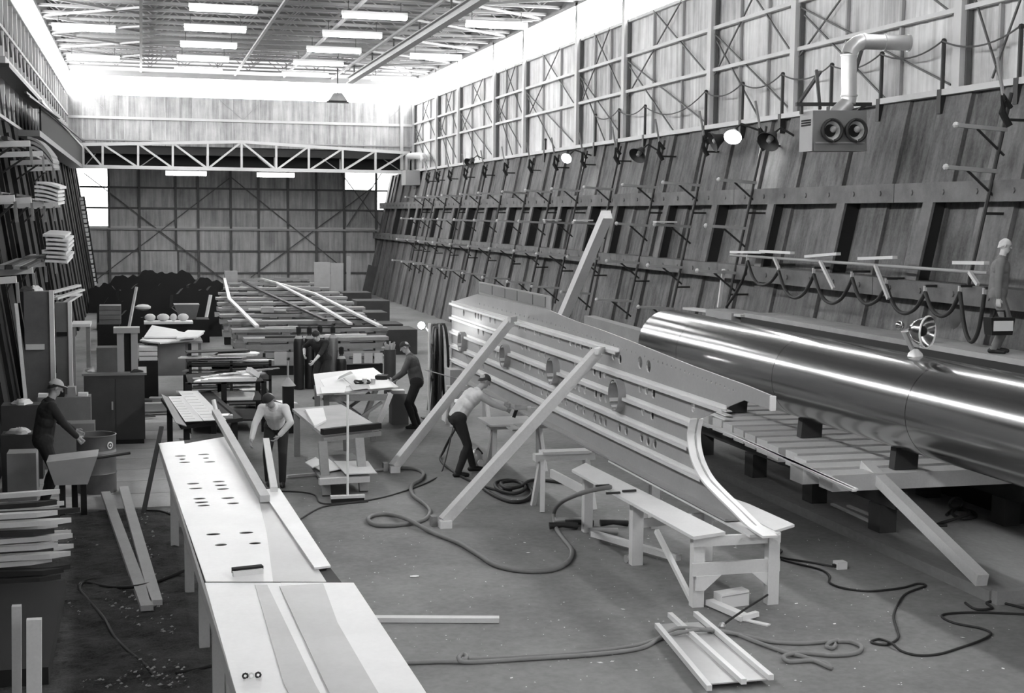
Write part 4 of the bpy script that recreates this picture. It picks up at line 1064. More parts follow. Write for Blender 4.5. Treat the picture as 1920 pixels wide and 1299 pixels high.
# ---- pointed stakes stacked at the lower left
random.seed(11)
k = 0
for lay in range(9):
    for row in range(3):
        z = .05+lay*.092; yy = 16.1+row*.55+random.uniform(-.05, .05); xe = -.95+random.uniform(-.16, .16)+.08*(lay > 6); x0 = xe-random.uniform(1.1, 1.3); w = random.uniform(.09, .14)
        sl = random.uniform(-.02, .04)
        pts = [(x0, yy-w/2, z), (xe-.22, yy-w/2, z+sl), (xe, yy, z+sl+.01), (xe-.22, yy+w/2, z+sl), (x0, yy+w/2, z)]
        one('pointed_stake', MB().prism(pts, (0, 0, .055)), random.choice(('wood_w', 'wood', 'wood_w', 'wood_d', 'wood_d')),
            'pointed wooden stake in the lower-left pile, %s row, %s from the ground' % (('front', 'middle', 'rear')[row], ORD[lay]), 'stake', 'pointed stakes in the lower-left pile'); k += 1
for i, (a_, b_) in enumerate((((198, 925), (276, 1140)), ((232, 915), (293, 1130)))):
    p, q = oz(*a_, .06), oz(*b_, .06)
    one('floor_plank', MB().bar(p, q, .13, .06), 'wood', ('left of two long planks lying on the dark earth', 'right of two long planks lying on the dark earth')[i], 'plank')
for i, (px, py, Y, w) in enumerate(((64, 1160, 11.0, .11), (31, 1135, 11.2, .07))):
    p = oy(px, py, Y); one('upright_plank', MB().bar((p.x-.03, Y+.1, 0), p, w, .05, (0, 1, 0)), 'wood', ('wider upright plank in the lower-left corner', 'narrow upright plank at the lower-left edge')[i], 'plank')
one('dark_crate', MB().box((-1.9, 12.6, .0), (-.85, 15.6, .18)), 'black', 'low black crate lying below the stake pile', 'crate')
p, q = oz(268, 966, .0), oy(303, 800, 20.55)
one('steel_bar', MB().bar(p+Vector((0, 0, .0)), q, .06, .03), 'iron', 'dark steel bar leaning on the far corner of the sheet table', 'bar')
# wood chips strewn over the earth
random.seed(3)
mb = MB()
for k in range(1500):
    px, py = random.uniform(20, 420), random.uniform(965, 1299)
    p = oz(px, py, .013)
    if p.x > lerp(.35, .05, (p.y-12)/8) or (p.x < -.8 and 12.5 < p.y < 18): continue
    if math.sin(p.x*5+1.3)+math.sin(p.y*2.2)+.6*math.sin(p.x*9+p.y*4) < .1: continue
    a = random.uniform(0, 3.14); l = random.uniform(.008, .028); w = l*random.uniform(.3, .8)
    c, s_ = math.cos(a), math.sin(a)
    mb.add([(p.x+c*l, p.y+s_*l, .05), (p.x-s_*w, p.y+c*w, .048), (p.x-c*l, p.y-s_*l, .053), (p.x+s_*w, p.y-c*w, .062)], [(0, 1, 2), (0, 2, 3), (0, 3, 1), (1, 3, 2)])
o = mb.build('wood_chips', 'litter'); tag(o, 'pale wood chips scattered over the dark earth', 'chips'); o['kind'] = 'stuff'
# ================================================================== FOREGROUND SHEET TABLE
ZT = .88
tb_ = thing('sheet_table', 'long trestle table under the big metal sheets in the foreground', 'table', (1.0, 15, 0))
MB().prism([oz(300, 836, ZT-.06), oz(428, 824, ZT-.06), oz(800, 1310, ZT-.06), oz(450, 1310, ZT-.06)], (0, 0, .05)).build('board_top', 'wood_d', tb_)  # board coloured dark so the slots above look like empty shade
for px, py in ((318, 905), (345, 975), (372, 1060), (398, 1140), (425, 1230)):
    q = oz(px+4, py, ZT-.06); MB().box((q.x-.02, q.y, 0), (q.x+.08, q.y+.12, ZT-.06)).build('leg', 'wood', tb_)
    MB().box((q.x, q.y, ZT-.20), (q.x+.9, q.y+.08, ZT-.06)).build('cross_rail', 'wood', tb_)
    MB().box((q.x+.85, q.y, 0), (q.x+.95, q.y+.12, ZT-.06)).build('leg', 'wood', tb_)
a, b = oz(300, 838, ZT-.09), oz(446, 1310, ZT-.09)
MB().bar(a, b, .04, .12).build('side_rail', 'wood', tb_)
def Tz(px, py, z=ZT): q = oz(px, py, z); return (q.x, q.y)
slots = '''338 856 22;342 862 12;346 868 22;382 853 22;386 860 12;393 867 22;362 908 24;367 917 26;410 904 24;414 911 24;418 918 24;374 936 24;378 943 26;382 949 24;427 935 26;437 945 24;400 1003 28;414 1023 24;462 1000 28;478 1020 24'''
holes = []
for e in slots.split(';'):
    px, py, w = map(float, e.split())
    q = oz(px, py, ZT); k = (w/2)/2600*q.y
    hl = []
    for s_ in range(14):
        t_ = 2*math.pi*s_/14; hl.append((q.x+k*.95*math.cos(t_), q.y+.05*math.sin(t_)))
    holes.append(hl)
o1 = [Tz(*p) for p in ((297, 832), (345, 827), (346, 833), (430, 818), (476, 900), (500, 1000), (512, 1092), (386, 1092))]
s_ = holed('slotted_sheet', o1, holes, .008, 'sheet_w', None, lambda u, v, w: (u, v, ZT+.006+w)); tag(s_, 'pale slotted metal sheet on the far half of the sheet table', 'sheet')
def flat(name, pts, z, m, label, th=.008): one(name, MB().prism([oz(px, py, z) for px, py in pts], (0, 0, th)), m, label, 'sheet')
flat('grey_sheet', ((476, 897), (494, 922), (560, 1010), (612, 1092), (512, 1092), (500, 1000)), ZT+.002, 'sheet_g', 'grey metal sheet strip beside the slotted sheet')
flat('edge_board', ((490, 921), (524, 918), (620, 1064), (590, 1068)), ZT+.014, 'sheet_w', 'white board overhanging the right side of the sheet table', .02)
flat('near_white_sheet', ((384, 1094), (526, 1094), (640, 1320), (448, 1320)), ZT+.002, 'sheet_w', 'large white metal sheet nearest on the left of the sheet table')
flat('near_grey_sheet', ((524, 1100), (606, 1095), (633, 1169), (695, 1276), (721, 1320), (628, 1320), (606, 1276)), ZT+.014, 'sheet_g', 'grey metal sheet lying over the near end of the table')
flat('near_strip_sheet', ((526, 1094), (663, 1094), (812, 1320), (640, 1320)), ZT+.002, 'sheet_w', 'white sheet strip along the near right edge of the table', .01)
flat('dull_strip', ((478, 1097), (501, 1097), (590, 1282), (612, 1322), (552, 1322), (532, 1282)), ZT+.012, 'sheet_g', 'narrow dull strip laid along the near white sheet', .006)
# brush
t = thing('bench_brush', 'flat black-bristled bench brush lying on the slotted sheet', 'brush', oz(462, 1075, ZT))
p, q = oz(436, 1070, ZT+.05), oz(492, 1064, ZT+.05)
MB().bar(p, q, .07, .05).build('bristles', 'black', t)
MB().bar(p+Vector((.0, -.05, -.02)), q+Vector((0, -.05, -.02)), .04, .05).build('wooden_back', 'wood_w', t)
t = thing('clip_pair', 'small dark clip on the near white sheet', 'clip', oz(472, 1265, ZT))
for dx in (-.045, 0, .045):
    c = oz(472, 1266, ZT+.03)+Vector((dx, 0, 0)); MB().tube([c+Vector((.018*math.cos(a), 0, .018*math.sin(a))) for a in [k*math.pi/4 for k in range(8)]], .008, 6, True).build('ring', 'iron' if dx else 'paper', t)
# batten along the table edge
p, q = oz(497, 935, ZT+.06), oz(404, 772, 1.05)
one('edge_batten', MB().bar(p, q, .11, .08), 'wood', 'pale batten running from bench plate to the table\'s right edge', 'batten')
one('hand_batten', MB().bar(oz(514, 918, ZT+.06), oy(499, 825, 19.7), .085, .06), 'wood', 'short pale batten held upright by the white-shirted worker', 'batten')
# ================================================================== BENCHES IN THE MIDDLE
t = thing('plate_bench', 'black steel bench with a curled dark plate behind the sheet table', 'bench', (1.1, 23.2, 0))
ZP = .80
MB().prism([oz(*p, ZP-.08) for p in ((302, 752), (395, 738), (455, 790), (340, 805))], (0, 0, .06)).build('top', 'black', t)
for px, py in ((350, 803), (440, 793), (318, 760), (400, 745)):
    q = oz(px, py, ZP-.1); MB().box((q.x-.05, q.y, 0), (q.x+.05, q.y+.1, ZP-.08)).build('leg', 'black', t)
a = [oz(*p, ZP) for p in ((302, 754), (318, 748), (350, 800), (330, 806))]
MB().prism([a[0]+Vector((0, 0, .14)), a[1], a[2], a[3]+Vector((0, 0, .1))], (0, 0, .015)).build('curled_plate', 'heater', t)
for sgn, (c0, c1) in enumerate((((330, 745), (364, 792)), ((352, 735), (403, 790)))):
    nm = ('left slotted white strip sheet on the black plate bench', 'right slotted white strip sheet on the black plate bench')[sgn]
    A_, B_ = oz(*c0, ZP+.02), oz(*c1, ZP+.02)
    d = (B_-A_); L = d.length; d.normalize(); r = Vector((d.y, -d.x, 0)); w = .36 if sgn else .28
    outer = [(0, -w*.5), (L, -w*.5), (L, w*.5), (0, w*.5)]
    hs = [[(L*(.1+.1*k), -w*.42), (L*(.1+.1*k)+.035, -w*.42), (L*(.1+.1*k)+.035, w*.15), (L*(.1+.1*k), w*.15)] for k in range(9)]
    o = holed('comb_sheet', outer, hs, .008, 'paper', None, lambda u, v, ww: A_+d*u+r*v*-1+Vector((0, 0, ww+.02-.015*math.sin(u/L*3.14)))); tag(o, nm, 'sheet')
t = thing('pipe_jig', 'small pale pipe bracket on the black plate bench', 'bracket', oz(415, 780, ZP))
q = oz(408, 782, ZP); MB().tube([q, q+Vector((-.06, .1, .28))], .035, 8).build('pipe', 'alu_l', t, True); MB().box((q.x-.05, q.y-.05, ZP-.02), (q.x+.25, q.y+.2, ZP+.03)).build('base', 'galv', t); MB().bar(q+Vector((0, .1, .25)), q+Vector((.25, .15, .02)), .03, .03).build('stay', 'iron', t)
# dark rack behind it
t = thing('steel_rack', 'black open steel rack holding pale sheets behind the plate bench', 'rack', (1.9, 26, 0))
X0, X1 = oy(352, 760, 27.2).x, oy(492, 760, 27.2).x
for x in (X0, oy(425, 760, 26).x, X1):
    for yy in (26.8, 28.2): MB().box((x-.05, yy, 0), (x+.05, yy+.08, .98)).build('post', 'black', t)
for z in (.25, .62, .98): MB().box((X0, 26.8, z-.03), (X1, 28.3, z)).build('shelf', 'black', t)
for i in range(5):
    x = lerp(X0+.25, X1-.9, i/4); z = .62 if i % 2 else .98
    one('rack_sheet', MB().prism([(x-.15, 26.85, z), (x+.75, 26.82, z), (x+.85, 27.6, z), (x+.2, 27.8, z)], (0, 0, .025+.01*i)), 'paper' if i % 2 else 'sheet_w', 'pale sheet on the black open rack, %s from the left' % ORD[i], 'sheet', 'sheets in the open rack')
random.seed(9)
for i in range(7):
    x = lerp(X0+.1, X1-.3, i/6); L = random.uniform(.5, .9); a = random.uniform(-.5, .3); z = 1.015+.022*i
    one('scrap_bar', MB().bar((x, 27.2, z), (x+L*math.cos(a), 27.4+L*math.sin(a), z+.01), random.uniform(.06, .16), .02), random.choice(('paper', 'stone', 'wood_w')), 'loose pale scrap on top of the open rack, %s from the left' % ORD[i], 'scrap', 'scraps on the open rack')
one('wood_block', MB().bar((X1-.10, 27.1, 1.06), (X1-.28, 26.95, 1.2), .12, .1), 'paper', 'white block tipped on the rack end beside the flared lamp', 'block')
# centre work bench with shelf
ZB = .80
t = thing('work_bench', 'grey-topped wooden work bench with lower shelf, broom in front', 'bench', (3.1, 22.6, 0))
tp = [oz(*p, ZB) for p in ((548, 766), (640, 758), (712, 800), (604, 812))]
MB().prism([p-Vector((0, 0, .05)) for p in tp], (0, 0, .05)).build('top', 'stone', t)
p0, p1 = oz(604, 812, ZB), oz(712, 800, ZB)
MB().bar(p0+Vector((0, 0, .02)), p1+Vector((0, 0, .02)), .10, .09).build('front_edge', 'black', t)
MB().bar(p0+Vector((0, -.02, -.10)), p1+Vector((0, -.02, -.10)), .08, .07).build('front_rail', 'wood_g', t)
for px, py in ((612, 930), (682, 922)):
    q = oz(px, py); MB().bar(q, (q.x-.0, q.y+.45, ZB-.06), .13, .10).build('leg', 'wood_g', t)
for q in (tp[0], tp[1]): MB().box((q.x, q.y-.3, 0), (q.x+.1, q.y-.2, ZB-.05)).build('leg', 'wood_g', t)
MB().prism([oz(*p, .26) for p in ((572, 862), (660, 852), (708, 890), (602, 902))], (0, 0, .03)).build('shelf', 'wood_g', t)
MB().bar(oz(598, 903, .26), oz(692, 897, .26), .09, .09).build('shelf_rail', 'wood', t)
for i, (pl, m) in enumerate((((( 585, 862), (640, 853), (668, 862), (600, 872)), 'wood_g'), (((578, 870), (612, 858), (640, 880), (606, 886)), 'paper'), (((626, 866), (690, 866), (706, 888), (648, 890)), 'wood'), (((572, 868), (592, 858), (604, 868), (586, 878)), 'paper'))):
    one('shelf_board', MB().prism([oz(*p, .292+.025*i) for p in pl], (0, 0, .015)), m, 'board or paper on the work bench shelf, %s from the bottom' % ORD[i], 'board', 'boards on the bench shelf')
one('bench_paper', MB().prism([oz(*p, ZB+.0) for p in ((572, 770), (606, 767), (612, 790), (590, 802))], (0, 0, .03)), 'paper', 'crumpled white paper on the work bench by the bending worker', 'paper')
t = thing('flared_lamp', 'small flared shade lamp standing between rack and gas bottles', 'lamp', oz(545, 714, 1.0))
q = oy(540, 716, 26.6)
MB().lathe([(.02, .16), (.05, .12), (.15, .0), (.14, .0), (.03, .11)], q-Vector((0, 0, .07)), (0, 0, 1), 16).build('shade', 'stone', t, True); MB().tube([q+Vector((0, 0, .09)), q+Vector((0, 0, .40))], .02, 6).build('stem', 'stone', t)
MB().box((q.x-.25, q.y+.02, q.z+.33), (q.x-.02, q.y+.06, q.z+.58)).build('plate', 'stone', t); MB().box((q.x-.1, q.y-.1, 0), (q.x+.1, q.y+.1, q.z-.07)).build('pedestal', 'black', t)
# drafting table
ZD = .95
t = thing('layout_table', 'white layout table on crossed trestle legs under scattered drawings', 'table', (3.9, 26.5, 0))
MB().prism([oz(*p, ZD-.035) for p in ((588, 704), (700, 692), (748, 729), (594, 742))], (0, 0, .035)).build('top', 'wood_w', t)
A_ = oz(732, 736, ZD-.05); B_ = oy(706, 793, A_.y-.05)
for dy in (0, 1.4):
    x0, x1 = oz(618, 740, ZD).x, A_.x
    yy = A_.y+dy
    MB().bar((x1, yy, ZD-.06), (x1-.32, yy-.05, .12), .12, .08).build('leg', 'wood_w', t)
    MB().bar((x0+.1, yy, ZD-.10), (x1-.2, yy, .18), .09, .05).build('cross_brace', 'wood_g', t)
    MB().bar((x0+.5, yy+.06, .35), (x1-.15, yy+.06, .72), .08, .05).build('cross_brace', 'wood_g', t)
    MB().bar((x0, yy, ZD-.06), (x0+.02, yy, 0), .10, .07).build('leg', 'wood_g', t)
    MB().bar((x1-.32, yy, .12), (x1-.32, yy, 0), .10, .07).build('leg', 'wood_g', t)
MB().bar((oz(618, 740, ZD).x, A_.y, ZD-.13), (A_.x, A_.y, ZD-.13), .05, .12).build('apron', 'wood_g', t)
for i, (pl, m) in enumerate((((( 600, 712), (652, 700), (664, 722), (612, 732)), 'paper'), (((640, 706), (690, 698), (706, 712), (660, 722)), 'paper'), (((600, 726), (650, 722), (646, 736), (604, 738)), 'paper'), (((680, 716), (728, 712), (738, 726), (690, 730)), 'paper'), (((655, 722), (690, 718), (694, 728), (662, 732)), 'stone'))):
    one('drawing_sheet', MB().prism([oz(*p, ZD+.001+.006*i) for p in pl], (0, 0, .004)), m, 'drawing sheet on the layout table, %s' % ('left rear', 'rear middle', 'left front', 'right front', 'greyer one in the middle')[i], 'drawing', 'drawings on the layout table')
one('rolled_drawing', MB().prism([oz(632, 712, ZD+.03), oz(660, 700, ZD+.03), oz(656, 696, ZD+.22), oz(636, 706, ZD+.16)], (.02, .03, 0)), 'paper', 'half-unrolled drawing standing up on the layout table', 'drawing')
q = oz(679, 716, ZD+.045)
one('cable_coil', MB().tube([q+Vector((.14*math.cos(a), .22*math.sin(a), .012*math.sin(3*a))) for a in [k*math.pi/12 for k in range(24)]], .022, 6, True), 'black', 'small round black cable coil on the layout table', 'coil', None, True)
q = oz(703, 712, ZD)
one('hand_tool', MB().prism([q, q+Vector((.22, -.1, 0)), q+Vector((.3, .2, 0)), q+Vector((.1, .25, 0))], (0, 0, .08)), 'black', 'dark hand tool behind the cable coil', 'tool')
# broom
q = oz(652, 941)
t = thing('push_broom', 'push broom with white handle leaning on the work bench', 'broom', q)
MB().box((q.x-.24, q.y-.03, 0), (q.x+.24, q.y+.05, .06)).build('bristles', 'black', t); MB().box((q.x-.25, q.y-.035, .06), (q.x+.25, q.y+.06, .10)).build('head', 'wood', t)
tp_ = oy(652, 740, q.y+.35); MB().tube([(q.x, q.y+.01, .08), tp_], .018, 8).build('handle', 'wood_w', t, True)
# gas bottles
for i, (px, py, m) in enumerate(((560, 612, 'bottle'), (580, 612, 'bottle'), (600, 610, 'bottle'), (624, 611, 'bottle_lit'), (640, 650, 'bottle'))):  # lighter bottle has the light falling on it put into its colour
    Y = 33.2+.12*(i % 2); p = oy(px, py, Y); r = .125; zt = p.z
    t = thing('gas_bottle', 'tall dark gas bottle, %s of the group' % ('leftmost', 'second from left', 'third from left', 'one painted lighter as if lit, on the right', 'short one at the right end')[i], 'gas bottle', (p.x, Y, 0), 'gas bottles behind the layout table')
    MB().lathe([(0, 0), (r, .01), (r, zt-.38), (r*.85, zt-.29), (r*.5, zt-.22), (.045, zt-.20), (.045, zt-.16)], (p.x, Y, 0), (0, 0, 1), 20).build('body', m, t, True)
    MB().lathe([(.06, zt-.17), (.06, zt-.02), (.03, zt)], (p.x, Y, 0), (0, 0, 1), 12).build('valve_cap', 'black', t, True)
    MB().lathe([(r*.86, zt-.29), (r*.52, zt-.222)], (p.x, Y, .004), (0, 0, 1), 20).build('shoulder_band', 'stone', t, True)
# ================================================================== THE TIMBER BED
random.seed(31)
rows_ = [(635, 458, 736), (618, 435, 735), (603, 428, 712), (590, 412, 690), (578, 410, 690), (568, 408, 668), (558, 405, 655), (549, 410, 640), (540, 420, 620), (531, 428, 600), (523, 436, 580)]
ZK = .97
for i, (py, x0, x1) in enumerate(rows_):
    a, b = oz(x0, py, ZK), oz(x1, py, ZK); yy = a.y
    t = thing('timber_bent', 'cross frame of stacked boards in the long timber bed, %s from the front' % ORD[i], 'frame', ((a.x+b.x)/2, yy, 0), 'cross frames of the timber bed')
    MB().box((a.x, yy, ZK-.09), (b.x, yy+.55, ZK)).build('top_board', 'wood_g', t)
    z = ZK-.09
    for l in range(3 if i < 4 else 2):
        z1 = z-.07
        xs_ = [a.x+.1, lerp(a.x, b.x, random.uniform(.3, .4)), lerp(a.x, b.x, random.uniform(.65, .75)), b.x-.35]
        for xx in xs_: MB().box((xx, yy+.04, z1), (xx+random.uniform(.2, .5), yy+.45, z)).build('block', 'wood_g', t)
        z = z1
        MB().box((a.x+random.uniform(0, .2), yy+.02, z-.14), (b.x-random.uniform(0, .25), yy+.5, z)).build('board', 'wood_g', t); z -= .14
    MB().box((a.x+.15, yy+.06, 0), (b.x-.15, yy+.44, z)).build('base', 'black', t)
    if i == 0:
        for px in (662, 683, 702): 
            q = oy(px, 680, yy-.02); MB().box((q.x, yy-.03, .28), (q.x+.22, yy+.0, .55)).build('block', 'wood', t)
    # loose boards lying on the bent
    for k in range(3):
        xx = random.uniform(a.x, b.x-1.2); one('bed_board', MB().box((xx, yy+.05+.17*k, ZK+.001), (xx+random.uniform(.8, 1.6), yy+.18+.17*k, ZK+.05)), random.choice(('wood', 'wood_g', 'wood_d')),
            'loose board on the %s frame of the timber bed, %s' % (ORD[i], ('front edge', 'middle', 'rear edge')[k]), 'board', 'loose boards on the timber bed')
for i, (pts, m) in enumerate((([(421, 522), (430, 560), (482, 612)], 'wood_w'), ([(520, 531), (580, 562), (657, 607)], 'wood'), ([(490, 522), (590, 550), (714, 612)], 'wood'), ([(455, 527), (490, 545), (610, 600)], 'steel_d'))):
    P_ = [oz(a, b, ZK+.10) for a, b in pts]; mb = MB()
    for a, b in zip(P_[:-1], P_[1:]): mb.bar(a, b, .12, .06)
    one('bed_rail', mb, m, ('bright bent rail lying along the left of the timber bed', 'left of two straight rails on the timber bed', 'right of two straight rails on the timber bed', 'dark rail lying down the middle of the timber bed')[i], 'rail')
q = oy(433, 514, 68); one('far_box', MB().box((q.x-.3, 67.8, 0), (q.x+.3, 68.4, q.z+.15)), 'stone', 'small grey box at the far end of the timber bed', 'box')
t = thing('saw_tool', 'small pale power tool lying on the timber bed', 'tool', oz(508, 590, ZK+.06))
q = oz(508, 590, ZK+.06); q.y = oz(412, 590, ZK).y+.25; MB().box((q.x-.2, q.y-.15, ZK+.05), (q.x+.2, q.y+.2, ZK+.22)).build('body', 'stone', t); MB().bar(q+Vector((-.6, 0, .1)), q+Vector((.6, .1, .04)), .06, .05).build('arm', 'wood', t)
# grey sheet standing at the far end
a, b = oy(589, 491, 63), oy(650, 491, 63)
t = thing('standing_sheet', 'large grey metal sheet standing before the end wall on the right', 'sheet', ((a.x+b.x)/2, 63, 0))
MB().box((a.x, 63, 0), ((a.x+b.x)/2-.01, 63.04, a.z)).build('panel', 'galv', t); MB().box(((a.x+b.x)/2+.01, 63, 0), (b.x-.15, 63.04, a.z-.05)).build('panel', 'galv', t); MB().box((b.x+.02, 63.1, 0), (b.x+.2, 63.2, a.z+.25)).build('post', 'girt', t)
MB().bar((a.x+.5, 63.06, 1.4), (a.x+.5, 64.2, 0), .08, .08).build('back_stay', 'wood_d', t)
a, b = oy(704, 500, 66), oy(684, 560, 66)
one('leaning_board', MB().bar((a.x, 66.8, a.z), (b.x, 66, 0), .45, .05, (0, 1, 0)), 'wood_d', 'dark board leaning at the far right corner of the dock', 'board')
for i, (px, w, h, Y) in enumerate(((670, 1.2, .9, 58), (700, 1.3, .8, 54), (690, 1.4, .7, 49), (722, 1.2, .6, 45), (752, 1.0, .75, 41))):
    x = oy(px, 560, Y).x; one('dark_stack', MB().box((x-w/2, Y, 0), (x+w/2, Y+1.4, h)), 'wood_d', 'low dark stack right of the timber bed, %s from the back' % ORD[i], 'stack', 'dark stacks right of the timber bed')
# welding corner
q = oy(731, 655, 31.5)
t = thing('rod_drum', 'small dark drum full of pale rods left of the welder', 'drum', (q.x, 31.5, 0))
MB().lathe([(0, 0), (.14, 0), (.14, q.z), (.13, q.z), (.13, q.z-.1), (0, q.z-.1)], (q.x, 31.5, 0), (0, 0, 1), 18).build('shell', 'cab', t, True)
for k in range(9):
    a = k*.7; MB().bar((q.x+.07*math.cos(a), 31.5+.07*math.sin(a), q.z-.1), (q.x+.12*math.cos(a), 31.5+.12*math.sin(a), q.z+.12+.03*(k % 3)), .035, .03).build('rod', 'stone', t)
q = oy(822, 612, 28.8)
t = thing('cable_bundle', 'thick bundle of black welding cables hanging by the panel\'s far end', 'cables', (q.x, 28.8, 0))
random.seed(4)
for k in range(16):
    x = q.x+random.uniform(-.22, .24); d = random.uniform(-.15, .15)
    MB().tube(spline([(q.x+.02, 28.8+d, q.z-.05), (lerp(q.x, x, .7), 28.8+d, q.z-.02+random.uniform(0, .08)), (x, 28.75+d, q.z-.35), (x+random.uniform(-.04, .04), 28.75+d, .75), (x+random.uniform(-.06, .06), 28.75+d, .05)], 3), .03, 6).build('cable', 'rubber', t, True)
MB().bar((q.x, 29, 0), (q.x, 29, q.z), .08, .08).build('post', 'iron', t)
pq = oy(805, 606, 27.9)
t = thing('white_pole', 'slim white pole standing right of the welder', 'pole', (pq.x, 27.9, 0))
MB().tube([(pq.x, 27.9, 0), pq], .028, 8).build('pole', 'wood_w', t, True); MB().box((pq.x-.15, 27.8, 0), (pq.x+.15, 28.0, .03)).build('foot', 'iron', t)
aq = oy(790, 610, 28.3)
t = thing('welding_torch', 'welding torch with a blazing arc above the welder\'s head', 'torch', aq)
MB().ball(aq, .075, 12).build('arc', 'arc', t, True, 'dazzling white arc')
MB().tube([aq+Vector((.03, .06, -.02)), aq+Vector((.12, .12, -.06)), (pq.x+.02, 27.93, aq.z-.12)], .02, 6).build('holder', 'iron', t)
one('taut_cable', MB().tube([oy(797, 693, 28.0), oy(865, 712, 26.5)], .012, 5), 'rope', 'pale cable stretched from the white pole toward the panel', 'cable')
one('white_carton', MB().box((oy(838, 760, 27.2).x, 27.2, 0), (oy(872, 760, 27.2).x, 27.7, .42)), 'paper', 'pale carton on the floor behind the stooping worker', 'carton')
one('open_carton', MB().box((oy(846, 700, 27.8).x, 27.9, .0), (oy(872, 700, 27.8).x, 28.4, 1.0)), 'girt', 'tall grey carton at the far end of the panel', 'carton')
q = oy(749, 742, 27.3); one('tool_stool', MB().box((q.x-.17, 27.2, 0), (q.x+.17, 27.55, q.z+.05)), 'heater', 'square grey stool between layout table and the standing worker', 'stool')
one('stool_papers', MB().box((q.x-.15, 27.22, q.z+.052), (q.x+.1, 27.45, q.z+.12)), 'paper', 'white papers on the square grey stool', 'papers')
# ================================================================== PEOPLE
import numpy as np
def capsule(mb, p, q, r0, r1, n=12):
    p = Vector(p); q = Vector(q); d = q-p; L = d.length
    if L < 1e-5: d = Vector((0, 0, 1)); L = 1e-5
    d.normalize(); prof = []
    for k in range(5): a = math.pi/2*k/4; prof.append((r0*math.sin(a), -r0*math.cos(a)))
    for k in range(5): a = math.pi/2*k/4; prof.append((r1*math.cos(a), L+r1*math.sin(a)))
    mb.lathe(prof, p, d, n)
def ik(a, c, l1, l2, hint):
    a = Vector(a); c = Vector(c); d = c-a; L = d.length
    if L > (l1+l2)*.995: c = a+d*((l1+l2)*.995/L); d = c-a; L = d.length
    x = (l1*l1-l2*l2+L*L)/(2*L); h = math.sqrt(max(0, l1*l1-x*x))
    dn = d/L; hv = Vector(hint); hv = hv-dn*hv.dot(dn); hv.normalize()
    return a+dn*x+hv*h, c
